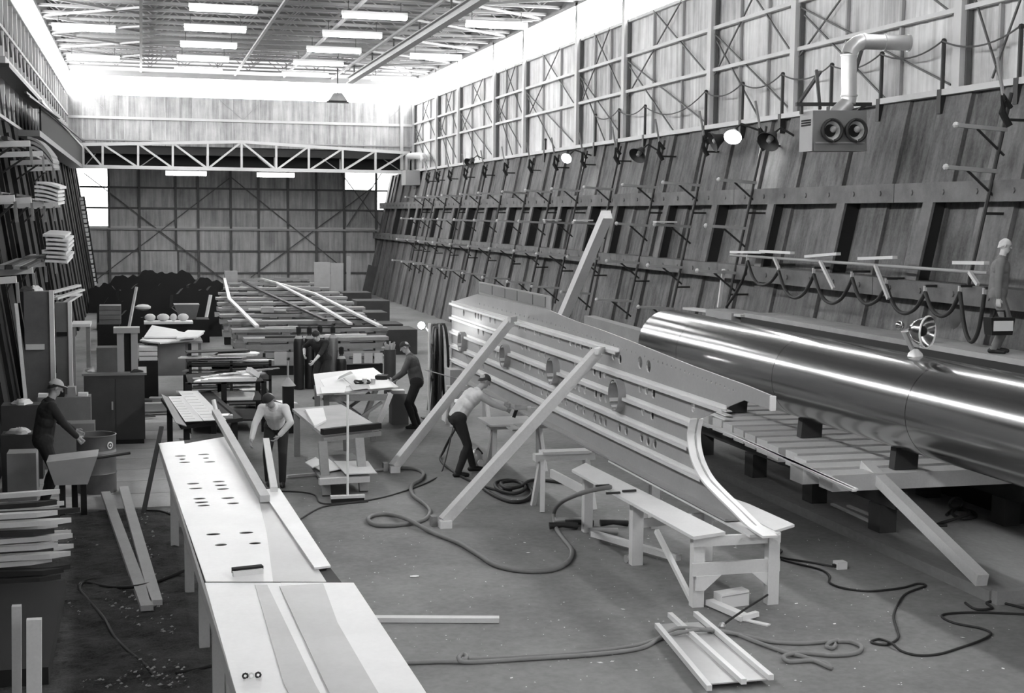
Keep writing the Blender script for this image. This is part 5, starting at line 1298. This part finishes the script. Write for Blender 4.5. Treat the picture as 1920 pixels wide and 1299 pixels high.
def person(label, loc, yaw, H=1.75, lean=0, side=0, hipz=None, hips_back=0, hands=None, feet=None, head_pitch=0, head_turn=0, cloth=('grey_cloth', 'dark_cloth'),
           skin='skin', gloves=None, hat=None, hairm='hair', elbow=None, roll=False, grip=.6, group='workers'):
    k = H/1.75; loc = Vector(loc); Rz = Matrix.Rotation(yaw, 3, 'Z')
    hz = (hipz if hipz else .93)*k
    hip = Vector((0, -hips_back, hz))
    Rl = Matrix.Rotation(side, 3, 'Y') @ Matrix.Rotation(-lean, 3, 'X')
    up = Rl @ Vector((0, 0, 1)); fw = Rl @ Vector((0, 1, 0)); rt = Rl @ Vector((1, 0, 0))
    Rb = Matrix.Rotation(-lean*1.25, 3, 'X')
    mid = hip+up*.24*k
    up2 = (Matrix.Rotation(side, 3, 'Y') @ Rb) @ Vector((0, 0, 1)); fw2 = (Matrix.Rotation(side, 3, 'Y') @ Rb) @ Vector((0, 1, 0))
    neck = mid+up2*.27*k
    sh = [neck-up2*.045*k+rt*s*.175*k for s in (-1, 1)]
    hj = [hip+rt*s*.095*k-Vector((0, 0, .03)) for s in (-1, 1)]
    Rh = Matrix.Rotation(head_turn, 3, 'Z') @ Matrix.Rotation(-head_pitch, 3, 'X')
    hu, hf, hr = Rh @ Vector((0, 0, 1)), Rh @ Vector((0, 1, 0)), Rh @ Vector((1, 0, 0))
    hc = neck+(up2*.4+hu*.6).normalized()*.20*k+hf*.02*k
    if hands is None: hands = ((-.24, .08, .80), (.24, .08, .80))
    if feet is None: feet = ((-.11, 0.02, 0), (.11, -.02, 0))
    P = []   # (p, q, r0, r1, material)
    S, T = cloth
    def add(p, q, r0, r1, m):
        b_ = 1.13 if m in (S, T) else 1.0
        P.append((Vector(p), Vector(q), r0*k*b_, r1*k*b_, m))
    add(hj[0]*.7+hip*.3, hj[1]*.7+hip*.3, .118, .118, T)
    add(hip+up*.02*k, mid, .128, .125, S); add(hip-Vector((0, 0, .02)), hip+up*.05, .125, .125, T)
    add(mid-rt*.04*k, mid+rt*.04*k, .115, .115, S)
    c1 = mid+up2*.14*k; add(c1-rt*.065*k, c1+rt*.065*k, .118, .118, S); add(mid, c1, .125, .13, S)
    add(sh[0]*.75+neck*.25-up2*.05*k, sh[1]*.75+neck*.25-up2*.05*k, .085, .085, S)
    add(neck-up2*.05*k, neck+up2*.01*k, .075, .062, S)
    add(neck-up2*.01*k, hc-hu*.05*k, .055, .052, skin)
    # head: skull, face, jaw, nose, brow, ears
    add(hc+hu*.025*k-hf*.015*k, hc+hu*.03*k+hf*.012*k, .082, .080, skin)
    add(hc-hu*.035*k+hf*.02*k, hc-hu*.065*k+hf*.034*k, .062, .046, skin)
    add(hc+hu*.005*k+hf*.088*k, hc-hu*.022*k+hf*.103*k, .010, .014, skin)
    add(hc+hu*.028*k+hf*.072*k-hr*.03*k, hc+hu*.028*k+hf*.072*k+hr*.03*k, .014, .014, skin)
    add(hc-hu*.052*k+hf*.074*k-hr*.016*k, hc-hu*.052*k+hf*.074*k+hr*.016*k, .009, .009, skin)
    for s in (-1, 1): add(hc+hr*s*.083*k-hf*.008*k+hu*.015*k, hc+hr*s*.086*k-hf*.012*k-hu*.02*k, .013, .010, skin)
    gl = gloves or skin
    for i, s in enumerate((-1, 1)):
        tgt = Vector(hands[i])*1.0; tgt = Vector((tgt.x*k, tgt.y*k, tgt.z*k))
        hint = Vector(elbow[i]) if elbow else Vector((s*.7, -.5, -.3))
        el, wr_ = ik(sh[i], tgt, .29*k, .26*k, hint)
        add(sh[i], el, .062, .048, S); add(sh[i], sh[i], .068, .068, S)
        d = (wr_-el).normalized()
        if roll: add(el, el+d*.05*k, .046, .046, S); add(el+d*.03*k, wr_, .042, .029, skin)
        else: add(el, wr_-d*.02*k, .048, .036, S); add(wr_-d*.04*k, wr_, .030, .028, gl)
        # hand: palm and five fingers
        inn = Vector((-s, 0, 0)); side_v = (inn-d*inn.dot(d)).normalized(); wdt = d.cross(side_v).normalized()
        if wdt.y < 0: wdt = -wdt
        pc = wr_+d*.05*k
        add(wr_+wdt*.012*k, pc+d*.035*k+wdt*.022*k, .020, .017, gl); add(wr_-wdt*.010*k, pc+d*.032*k-wdt*.024*k, .020, .016, gl)
        for fi, (off, ln) in enumerate(((.033, .070), (.011, .078), (-.011, .074), (-.032, .058))):
            b = pc+d*.04*k+wdt*off*k; m1 = b+(d*math.cos(grip*.6)+side_v*math.sin(grip*.6))*ln*.5*k
            m2 = m1+(d*math.cos(grip*2)+side_v*math.sin(grip*2))*ln*.5*k
            add(b, m1, .0105, .0100, gl); add(m1, m2, .0100, .0088, gl)
        tb0 = wr_+d*.025*k+wdt*.026*k; tb1 = tb0+(d*.6+wdt*.6+side_v*.35).normalized()*.045*k; tb2 = tb1+(d*.8+side_v*.5).normalized()*.032*k
        add(tb0, tb1, .0135, .0115, gl); add(tb1, tb2, .0115, .0095, gl)
        f = Vector((feet[i][0]*k, feet[i][1]*k, feet[i][2]*k)); ank = f+Vector((0, 0, .085*k))
        kn, ank = ik(hj[i], ank, .44*k, .43*k, (s*.15, 1, .1))
        add(hj[i], kn, .088, .062, T); add(kn, ank, .062, .048, T)
        add(kn+(ank-kn)*.25-Vector((0, .012, 0)), kn+(ank-kn)*.45-Vector((0, .012, 0)), .058, .055, T)
        yf_ = Vector((s*.10, 1, 0)).normalized()
        fp = Vector((ank.x, ank.y, ank.z-.045*k))
        add(fp-yf_*.05*k, fp+yf_*.10*k-Vector((0, 0, .008*k)), .042, .042, 'leather'); add(fp+yf_*.09*k-Vector((0, 0, .008*k)), fp+yf_*.15*k-Vector((0, 0, .012*k)), .042, .036, 'leather'); add(ank+Vector((0, 0, .02)), fp, .05, .045, 'leather')
    mb = MB()
    for p, q, r0, r1, m in P: capsule(mb, p, q, r0, r1, 12)
    me = mb.mesh('body'); o = bpy.data.objects.new('body_tmp', me); COL.objects.link(o)
    rm = o.modifiers.new('r', 'REMESH'); rm.mode = 'VOXEL'; rm.voxel_size = .0085
    sm = o.modifiers.new('s', 'SMOOTH'); sm.factor = .5; sm.iterations = 3
    me2 = bpy.data.meshes.new_from_object(o.evaluated_get(bpy.context.evaluated_depsgraph_get()))
    bpy.data.objects.remove(o); me2.name = 'body'
    mats = []
    for x in P:
        if x[4] not in mats: mats.append(x[4])
    me2.materials.clear()
    for m in mats: me2.materials.append(M[m])
    n = len(me2.polygons); C = np.empty(n*3); me2.polygons.foreach_get('center', C); C = C.reshape(-1, 3)
    best = np.full(n, 1e9); idx = np.zeros(n, int)
    for p, q, r0, r1, m in P:
        pa = C-np.array(p); ba = np.array(q-p); L2 = max(1e-9, ba@ba); t_ = np.clip(pa@ba/L2, 0, 1)
        dd = np.linalg.norm(pa-t_[:, None]*ba, axis=1)-(r0+(r1-r0)*t_)
        w = dd < best-1e-4; best[w] = dd[w]; idx[w] = mats.index(m)
    me2.polygons.foreach_set('material_index', idx.astype(np.int32)); me2.polygons.foreach_set('use_smooth', np.ones(n, bool)); me2.update()
    t = thing('person', label, 'person', loc, group); t.rotation_euler = (0, 0, yaw)
    ob = bpy.data.objects.new('body', me2); COL.objects.link(ob); ob.parent = t
    def child(name, mb_, m, sm_=True):
        me3 = mb_.mesh(name); me3.materials.append(M[m])
        if sm_:
            for p in me3.polygons: p.use_smooth = True
        c = bpy.data.objects.new(name, me3); COL.objects.link(c); c.parent = t; return c
    def shell(r, lo, m, name, back=0.0):
        mb_ = MB(); o_ = []; nn = 20
        prof = [(r*math.cos(a), r*math.sin(a)) for a in [lo+(math.pi/2-lo)*j/7 for j in range(8)]]
        b0 = hc+hu*.025*k-hf*.004*k
        for rr, h in prof:
            for j in range(nn):
                a = 2*math.pi*j/nn; y_ = math.sin(a)*rr*1.08
                tilt = -back*max(0, -math.sin(a))*(1-h/r) if back else 0
                mb_.v.append(b0+hr*math.cos(a)*rr+hf*y_+hu*(h*1.02+tilt))
        for i_ in range(7):
            for j in range(nn):
                j2 = (j+1) % nn; mb_.f.append((i_*nn+j, i_*nn+j2, (i_+1)*nn+j2, (i_+1)*nn+j))
        return child(name, mb_, m)
    shell(.0915*k, .02, hairm, 'hair', .07*k)
    if hat:
        shell(.100*k, .28, hat, 'cap', .02*k)
        mb_ = MB(); b0 = hc+hu*.050*k+hf*.085*k
        mb_.prism([b0-hr*.075*k, b0-hr*.05*k+hf*.06*k, b0+hr*.05*k+hf*.06*k, b0+hr*.075*k], hu*.008); child('cap_peak', mb_, hat, False)
    for s in (-1, 1): child('eye', MB().ball(hc+hu*.012*k+hf*.077*k+hr*s*.031*k, .0085*k, 8), 'black')
    co = MB(); n_ = 16
    cc_ = neck+up2*.012*k
    co.tube([cc_+rt*.062*k*math.cos(2*math.pi*j/n_)+fw2*.064*k*math.sin(2*math.pi*j/n_) for j in range(n_)], .014*k, 6, True); child('collar', co, S)
    return t
PI = math.pi
# the man in white bending by the sheet table (faces the photographer's right)
q = oz(517, 912)
person('worker in white shirt bending beside the sheet table holding a batten', (q.x, q.y+.05, 0), PI*.93, 1.74, lean=.75, hips_back=.18, hands=((-.12, .42, .86), (.30, .50, .78)), head_pitch=.7, head_turn=-.5, cloth=('white_cloth', 'dark_cloth'), roll=False, elbow=((-.9, .1, .5), (.9, -.2, .2)))
# the dark man at the left
q = oz(84, 955)
person('dark-clad worker in a pale cap standing beside the oil drum', (q.x-.02, q.y+.2, 0), -PI*.42, 1.84, lean=.18, hands=((-.12, .45, 1.0), (.16, .42, .95)), head_pitch=.35, cloth=('dark_cloth', 'dark_cloth'), hat='stone')
# the man stooping at the panel
q = oz(890, 892)
person('worker in light shirt stooping to drill into the wing panel', (q.x-.05, q.y+.15, 0), -PI*.46, 1.80, lean=.62, hips_back=.22, hands=((.02, .66, 1.06), (.10, .62, 1.00)), head_pitch=.45, cloth=('white_cloth', 'dark_cloth'), feet=((-.16, .12, 0), (.16, -.25, 0)), elbow=((-.6, -.2, -.8), (.6, -.2, -.8)), grip=1.3)
dr = thing('hand_drill', 'hand drill pressed against the wing panel by the stooping worker', 'drill', (0, 0, 0))
c = Vector((q.x-.05, q.y+.15, 1.06))+Vector((.74, -.05, .02))
dr.location = c; ORG[dr.name] = c
MB().tube([c, c+Vector((.20, 0, 0))], .045, 12).build('motor', 'galv', dr, True); MB().tube([c+Vector((.20, 0, 0)), c+Vector((.27, 0, 0))], .022, 10).build('chuck', 'alu_l', dr, True); MB().tube([c+Vector((.27, 0, 0)), c+Vector((.36, 0, 0))], .006, 6).build('bit', 'alu_l', dr)
MB().bar(c+Vector((.03, 0, -.02)), c+Vector((-.02, 0, -.16)), .035, .05).build('grip', 'black', dr)
# the man standing at the layout table
q = oz(782, 803)
person('worker in dark grey overalls standing at the layout table', (q.x, q.y+.05, 0), PI*.40, 1.76, lean=.24, hands=((-.14, .44, .98), (.16, .40, .96)), head_pitch=.5, cloth=('mid_cloth', 'dark_cloth'))
# the man bending behind the table, in front of the gas bottles
q = oy(603, 720, 31.3)
person('worker with pale gloves bending over between gas bottles and layout table', (q.x, 31.4, 0), PI*.85, 1.76, lean=.6, hips_back=.15, hands=((-.02, .52, .90), (.32, .20, 1.02)), head_pitch=.6, cloth=('dark_cloth', 'dark_cloth'), skin='skin_l', gloves='white_cloth', roll=True)
# the man on the platform
q = oz(1866, 664, 2.35)
person('white-haired man in overalls standing on the side platform carrying a bag', (q.x+.12, q.y+.18, 2.35), -2.2, 1.60, lean=.06, hands=((-.27, .02, .74), (.27, .02, .74)), head_pitch=.12, head_turn=.25, cloth=('grey_cloth', 'grey_cloth'), skin='skin_l', hairm='white_cloth')
bq = Vector((q.x+.12, q.y+.18, 2.35)); 
bc = bq+Matrix.Rotation(-2.2, 3, 'Z') @ Vector((.27*.91, .04, .575))
t = thing('hand_bag', 'black hand bag with a pale label carried by the man on the platform', 'bag', bc-Vector((0, 0, .28)))
R2 = Matrix.Rotation(PI, 3, 'Z')
MB().hexa([bc+Vector(p) for p in ((-.16, -.09, -.30), (.16, -.09, -.30), (.16, .09, -.30), (-.16, .09, -.30), (-.19, -.10, -.06), (.19, -.10, -.06), (.19, .10, -.06), (-.19, .10, -.06))]).build('body', 'black', t)
MB().box((bc.x-.15, bc.y-.115, bc.z-.24), (bc.x+.15, bc.y-.10, bc.z-.10)).build('label_panel', 'paper', t)
MB().tube([bc+Vector((-.1, 0, -.07)), bc+Vector((-.08, 0, .03)), bc+Vector((.08, 0, .03)), bc+Vector((.1, 0, -.07))], .014, 6).build('handle', 'black', t)
# ================================================================== ON THE FLOOR
def run(name, pts, r, m, label, cat='cable', z=None, n=8):
    P_ = [oz(a[0], a[1], (a[2] if len(a) > 2 else r)) for a in pts]
    return one(name, MB().tube(spline(P_, n), r, 8), m, label, cat, None, True)
run('air_hose', [(690, 884), (740, 878), (775, 878), (793, 886), (790, 898), (772, 910), (774, 928), (800, 948), (806, 962), (790, 976), (745, 984), (705, 984), (690, 974), (700, 966), (730, 964), (765, 974, .07), (810, 998), (860, 1018), (900, 1042), (930, 1060), (980, 1070), (1035, 1068), (1066, 1052), (1072, 1032), (1058, 1012), (1044, 992), (1038, 965), (1048, 945, .3), (1075, 930, .75), (1110, 919, .86), (1145, 913, .87)], .03, 'hose', 'thick grey air hose looping across the open floor', 'hose')
run('pale_rope', [(760, 1242), (830, 1240), (862, 1240), (875, 1232, .05), (868, 1226, .06), (860, 1234, .05), (880, 1241), (1000, 1234), (1120, 1226), (1200, 1215), (1240, 1196), (1275, 1186, .1), (1320, 1180, .1), (1370, 1186), (1420, 1204), (1470, 1222), (1510, 1232), (1540, 1244), (1558, 1252), (1550, 1244), (1520, 1238), (1480, 1240), (1470, 1230, .05), (1500, 1224), (1560, 1228), (1605, 1224), (1615, 1212), (1595, 1203), (1570, 1202)], .022, 'rope', 'pale rope stretched along the bottom of the floor into loops', 'rope')
run('doubled_rope', [(870, 1236), (960, 1232), (1080, 1224), (1180, 1212), (1230, 1198), (1270, 1178, .1), (1320, 1180, .11), (1390, 1190), (1440, 1202), (1500, 1206), (1552, 1203), (1566, 1208), (1560, 1215), (1550, 1211), (1558, 1203, .05), (1572, 1200)], .020, 'rope', 'second strand of pale rope ending in a knot at right', 'rope')
run('power_cord', [(1445, 1030), (1458, 1028), (1466, 1034), (1452, 1042), (1470, 1050), (1500, 1058), (1540, 1068), (1556, 1080), (1556, 1092), (1580, 1102), (1630, 1108), (1690, 1102), (1720, 1094), (1735, 1098), (1700, 1112), (1685, 1130), (1676, 1155), (1682, 1180), (1684, 1196), (1664, 1208), (1640, 1206), (1634, 1202), (1650, 1198), (1672, 1206, .04), (1690, 1220), (1720, 1228), (1760, 1226), (1800, 1214), (1840, 1200), (1858, 1188), (1840, 1178), (1790, 1168), (1766, 1156), (1780, 1150), (1840, 1148), (1930, 1152)], .013, 'rubber', 'thin black power cord wandering over the right floor', 'cord')
run('thin_cable', [(1452, 1042), (1480, 1048), (1520, 1054), (1562, 1062)], .013, 'rubber', 'short black cord running to the white outlet box', 'cord')
q = oz(1575, 1066); t = thing('outlet_box', 'small white outlet box on the floor', 'outlet', q)
MB().box((q.x-.06, q.y-.05, 0), (q.x+.07, q.y+.07, .09)).build('box', 'paper', t); MB().box((q.x-.09, q.y-.02, .02), (q.x-.06, q.y+.03, .06)).build('plug', 'black', t)
run('trailing_cord', [(500, 920), (560, 922), (590, 928), (600, 942), (630, 944), (700, 936), (760, 920), (810, 900), (830, 880), (850, 800, .5)], .012, 'rubber', 'black cord trailing past the broom to the stooping worker', 'cord')
run('second_cord', [(560, 975), (600, 952), (640, 945), (690, 940)], .012, 'rubber', 'black cord end lying left of the broom', 'cord')
run('drill_hose', [(872, 775, .7), (850, 810, .45), (832, 845, .1), (826, 862), (850, 884), (890, 905), (930, 918), (960, 918)], .022, 'rubber', 'black drill hose drooping behind the stooping worker', 'hose')
run('hose_coil', [(895, 905), (920, 925), (955, 940), (985, 938), (998, 922), (985, 908), (955, 900), (930, 905), (935, 918, .05), (965, 925, .05), (985, 915, .07), (970, 902, .06), (940, 905, .07), (950, 915, .1), (975, 912, .1), (1000, 900), (1060, 905)], .028, 'rubber', 'coil of black hose beside the stooping worker\'s feet', 'hose')
run('earth_cord', [(430, 1238), (380, 1252), (330, 1262, .03)], .015, 'rubber', 'short black cord end on the dark earth by the table leg', 'cord')
run('long_earth_cord', [(355, 1065, .05), (300, 1088, .06), (250, 1100, .08), (200, 1100), (160, 1092), (150, 1105), (165, 1125), (195, 1160), (215, 1195), (245, 1225), (270, 1245), (295, 1275)], .02, 'rubber', 'long black cable curving across the dark earth', 'cable')
run('loop_cord', [(240, 1092), (215, 1085), (170, 1086), (148, 1096), (160, 1112), (190, 1116), (225, 1108)], .014, 'rubber', 'loop of black cord beneath the two floor planks', 'cord')
run('edge_cable', [(268, 957), (300, 958), (330, 968), (352, 976)], .014, 'rubber', 'black cord along the edge of the pale floor boards', 'cord')
run('near_edge_cord', [(1810, 1130), (1830, 1142), (1860, 1140), (1850, 1130), (1870, 1128), (1920, 1140)], .015, 'rubber', 'tangle of black cord by the slab edging', 'cord')
run('slab_coil', [(1775, 965, .15), (1790, 955, .15), (1820, 958, .16), (1830, 968, .17), (1805, 972, .18), (1785, 962, .2), (1800, 952, .21), (1818, 962, .22), (1800, 970, .2), (1765, 980, .145), (1755, 985, .145), (1775, 985, .145)], .022, 'rubber', 'black cable coil lying on the concrete slab', 'coil')
q = oz(1796, 955, .2); one('cable_reel', MB().tube([q+Vector((.1*math.cos(a), .05, .08+.08*math.sin(a))) for a in [k*math.pi/8 for k in range(16)]], .018, 6, True), 'iron', 'small black ring standing on the slab cable coil', 'ring', None, True)
one('floor_batten', MB().bar(oz(700, 1160, .03), oz(936, 1161, .03), .10, .05), 'wood_w', 'white batten lying alone on the open floor', 'batten')
# ribbed panel at the bottom
t = thing('ribbed_offcut', 'ribbed metal panel lying flat at the bottom of the floor', 'panel', oz(1330, 1220))
MB().prism([oz(*p, .05) for p in ((1227, 1172), (1310, 1168), (1440, 1275), (1320, 1285))], (0, 0, .012)).build('sheet', 'sheet_g', t)
for a_, b_ in (((1232, 1172), (1330, 1290)), ((1256, 1152), (1395, 1278)), ((1304, 1150), (1446, 1270))):
    MB().bar(oz(*a_, .085), oz(*b_, .085), .05, .05).build('rib', 'alu_l', t)
for f_ in (.12, .9):
    p, q = oz(lerp(1227, 1320, f_), lerp(1172, 1285, f_), .02), oz(lerp(1310, 1440, f_), lerp(1168, 1275, f_), .02); MB().bar(p, q, .05, .05).build('packing', 'wood_d', t)
# carton and tool by the near bench leg
q = oz(1375, 1135); t = thing('small_carton', 'white carton box on the floor under the near sawhorse', 'carton', q)
MB().hexa([q+Vector(p) for p in ((-.18, -.08, 0), (.17, -.03, 0), (.15, .12, 0), (-.2, .08, 0), (-.18, -.08, .15), (.17, -.03, .17), (.15, .12, .17), (-.2, .08, .15))]).build('box', 'paper', t); MB().hexa([q+Vector(p) for p in ((-.17, -.084, .12), (.165, -.034, .135), (.165, -.03, .14), (-.17, -.08, .125), (-.17, -.084, .125), (.165, -.034, .145), (.165, -.03, .145), (-.17, -.08, .13))]).build('flap_edge', 'stone', t)
q = oz(1350, 1140); t = thing('white_tool', 'white hand tool and papers beside the carton', 'tool', q)
MB().bar(oz(1330, 1128, .05), oz(1400, 1158, .04), .10, .06).build('body', 'paper', t); MB().bar(oz(1385, 1160, .03), oz(1420, 1150, .05), .06, .05).build('handle', 'paper', t)
MB().bar(oz(1380, 1158, .01), oz(1442, 1172, .01), .07, .015).build('slat', 'wood_w', t)
t = thing('steel_hook', 'thin dark steel hook lying across the white tool', 'hook', oz(1380, 1165))
MB().tube([oz(1355, 1172, .05), oz(1368, 1162, .08), oz(1400, 1140, .14), oz(1455, 1105, .10)], .012, 6).build('rod', 'iron', t); MB().ball(oz(1354, 1173, .04), .04, 8).build('eye', 'galv', t)
q = oz(1173, 1055); one('tin_can', MB().lathe([(0, 0), (.05, 0), (.05, .1), (0, .1)], q+Vector((0, 0, .05)), (1, .2, 0), 14), 'galv', 'small tin lying by the middle bench leg', 'can', None, True)
for i, (px, py, m) in enumerate(((1065, 975, 'galv'), (1055, 985, 'iron'), (1085, 980, 'iron'), (1130, 995, 'galv'), (1150, 980, 'iron'))):
    q = oz(px, py, .06); one('clamp_tool', MB().tube([q+Vector((-.18, .02, 0)), q+Vector((.0, 0, .01)), q+Vector((.2, -.03, -.01))], [.05, .035, .045], 8), m, 'dark clamp on the floor under the bench, %s from the left' % ORD[i], 'clamp', 'clamps under the bench', True)
q = oz(893, 880, .0); t = thing('sander', 'white-faced power sander standing at the stooping worker\'s feet', 'sander', q)
MB().ball(q+Vector((0, 0, .18)), .13, 14, (.8, .6, 1.3)).build('housing', 'galv', t, True); MB().lathe([(0, .02), (.06, .02), (.06, 0)], q+Vector((.05, -.08, .12)), (.3, -1, .1), 14).build('dial', 'paper', t); MB().tube([q+Vector((-.05, 0, .28)), q+Vector((.02, -.02, .36)), q+Vector((.1, 0, .26))], .02, 8).build('handle', 'iron', t)
one('bar_on_floor', MB().bar(oz(538, 893, .03), oz(600, 888, .03), .05, .04), 'wood_w', 'short white rod on the floor left of the work bench', 'rod')
for i, (px, py) in enumerate(((1130, 912, ), (1180, 922), (1150, 926))):
    q = oz(px, py, .845); one('bench_tool', MB().bar(q+Vector((-.09, 0, .012)), q+Vector((.09, .01, .012)), .03, .025), 'iron', 'small dark tool on the bench plank below the panel, %s from the left' % ('first', 'third', 'second')[i], 'tool', 'tools on the bench plank')
for i, (a_, b_) in enumerate((((1560, 945), (1650, 986)), ((1590, 948), (1668, 980)))):
    one('slab_batten', MB().bar(oz(*a_, .15), oz(*b_, .15), .05, .03), 'wood', ('left of two thin battens lying on the concrete slab', 'right of two thin battens lying on the concrete slab')[i], 'batten')
random.seed(77)
mb = MB()
for k in range(520):
    px, py = random.uniform(560, 1900), random.uniform(900, 1290)
    p = oz(px, py, 0)
    if p.x > 8.9: continue
    l = random.uniform(.004, .016)*(2.2 if random.random() < .06 else 1); a = random.uniform(0, 3)
    c, s_ = math.cos(a)*l, math.sin(a)*l
    mb.add([(p.x+c, p.y+s_, .001), (p.x-s_*.6, p.y+c*.6, .001), (p.x-c, p.y-s_, .001), (p.x+s_*.6, p.y-c*.6, .001), (p.x, p.y, .006)], [(0, 1, 4), (1, 2, 4), (2, 3, 4), (3, 0, 4)])
o = mb.build('floor_litter', 'paper'); tag(o, 'specks of pale litter scattered over the asphalt floor', 'litter'); o['kind'] = 'stuff'
one('white_scrap', MB().ball(oz(777, 1080, .008), .06, 10, (1, .6, .15)), 'paper', 'single white scrap on the open floor', 'scrap', None, True)

# ---- odds and ends on the left-hand cabinets, boxes and benches
def rag(name, c, r, m, label, cat, flat_=.5, seed=0):
    rnd_ = random.Random(seed); mb = MB(); n, k = 14, 7
    for i in range(k+1):
        ph = math.pi/2*i/k
        for j in range(n):
            a = 2*math.pi*j/n; rr = r*math.cos(ph)*(1+.28*math.sin(3*a+seed)+.15*rnd_.uniform(-1, 1)); mb.v.append(Vector(c)+Vector((rr*math.cos(a), rr*.8*math.sin(a), r*flat_*math.sin(ph)*(1+.2*rnd_.uniform(-1, 1)))))
    for i in range(k):
        for j in range(n): j2 = (j+1) % n; mb.f.append((i*n+j, i*n+j2, (i+1)*n+j2, (i+1)*n+j))
    mb.f.append(tuple(range(n))[::-1])
    return one(name, mb, m, label, cat, None, True)
rag('work_rag', (-.85, 26.1, 1.312), .16, 'white_cloth', 'crumpled pale rag on the left end of the dark cabinet', 'rag', .5, 1)
rag('dark_rag', (-.12, 25.85, 1.312), .10, 'dark_cloth', 'small dark rag on the cabinet beside the press frame', 'rag', .5, 2)
q = oy(120, 745, 24.2)
for i, (dx, w, h, m) in enumerate(((-.34, .16, .05, 'paper'), (-.1, .2, .11, 'black'), (.12, .14, .16, 'stone'), (.3, .16, .05, 'wood_w'))):
    one('box_clutter', MB().hexa([(q.x+dx-w/2, 24.3, q.z), (q.x+dx+w/2, 24.25, q.z), (q.x+dx+w/2, 24.5, q.z), (q.x+dx-w/2, 24.5, q.z), (q.x+dx-w/2, 24.32, q.z+h), (q.x+dx+w/2*.8, 24.28, q.z+h), (q.x+dx+w/2, 24.47, q.z+h), (q.x+dx-w/2, 24.5, q.z+h)]), m, 'small thing on the taller timber box behind the dark-clad worker, %s from the left' % ORD[i], 'clutter', 'clutter on the taller box')
rag('tool_roll', (oy(35, 815, 21.6).x, 21.75, oy(35, 815, 21.6).z+.001), .16, 'white_cloth', 'pale cloth roll on the low dark box at the left edge', 'cloth', .5, 5)
rag('paper_wad', (oy(40, 760, 22.6).x, 22.75, oy(40, 760, 22.6).z+.001), .14, 'paper', 'white paper wad on the rear box at the left edge', 'paper', .6, 6)
for i, (x, yy, m) in enumerate(((-1.9, 27.5, 'paper'), (-2.05, 27.35, 'wood_d'))):
    rag('locker_bundle', (x-.05, yy, oy(60, 547, 27.2).z+.001), .13, m, ('pale bundle on top of the tall plywood locker', 'dark bundle on top of the tall plywood locker')[i], 'bundle', .7, 7+i)
random.seed(41)
for i in range(10):
    x = random.uniform(-.9, .6); yy = random.uniform(28.2, 31.6); L = random.uniform(.4, .9); a = random.uniform(-.6, .6)
    one('floor_offcut', MB().bar((x, yy, .045+.012*i), (x+L*math.cos(a), yy+L*math.sin(a), .045+.012*i), random.uniform(.08, .2), .02), random.choice(('wood_d', 'wood_w', 'black', 'stone')), 'flat offcut strewn on the boards behind the cabinet, %s from the bottom' % ORD[i], 'offcut', 'offcuts behind the cabinet')
for i in range(8):
    x = random.uniform(1.0, 2.5); yy = random.uniform(28.6, 30.2); L = random.uniform(.5, 1.1); a = random.uniform(-.5, .5)
    one('loose_sheet', MB().prism([(x, yy, .02+.03*i), (x+L*math.cos(a), yy+L*math.sin(a), .02+.03*i), (x+L*math.cos(a)-.1, yy+L*math.sin(a)+.4, .02+.03*i), (x+.05, yy+.45, .02+.03*i)], (0, 0, .022)), random.choice(('paper', 'black', 'wood_d', 'sheet_w')), 'loose sheet piled low between the two black racks, %s from the bottom' % ORD[i], 'sheet', 'sheets piled between the racks')
for i, px in enumerate((700, 716)):
    q = oz(px, 726, .95); one('small_tin', MB().lathe([(0, 0), (.045, 0), (.045, .1), (.0, .1)], Vector((q.x-.12, q.y+.3, .985)), (0, 0, 1), 12), 'galv', ('left small tin on the right end of the layout table', 'right small tin on the right end of the layout table')[i], 'tin', None, True)
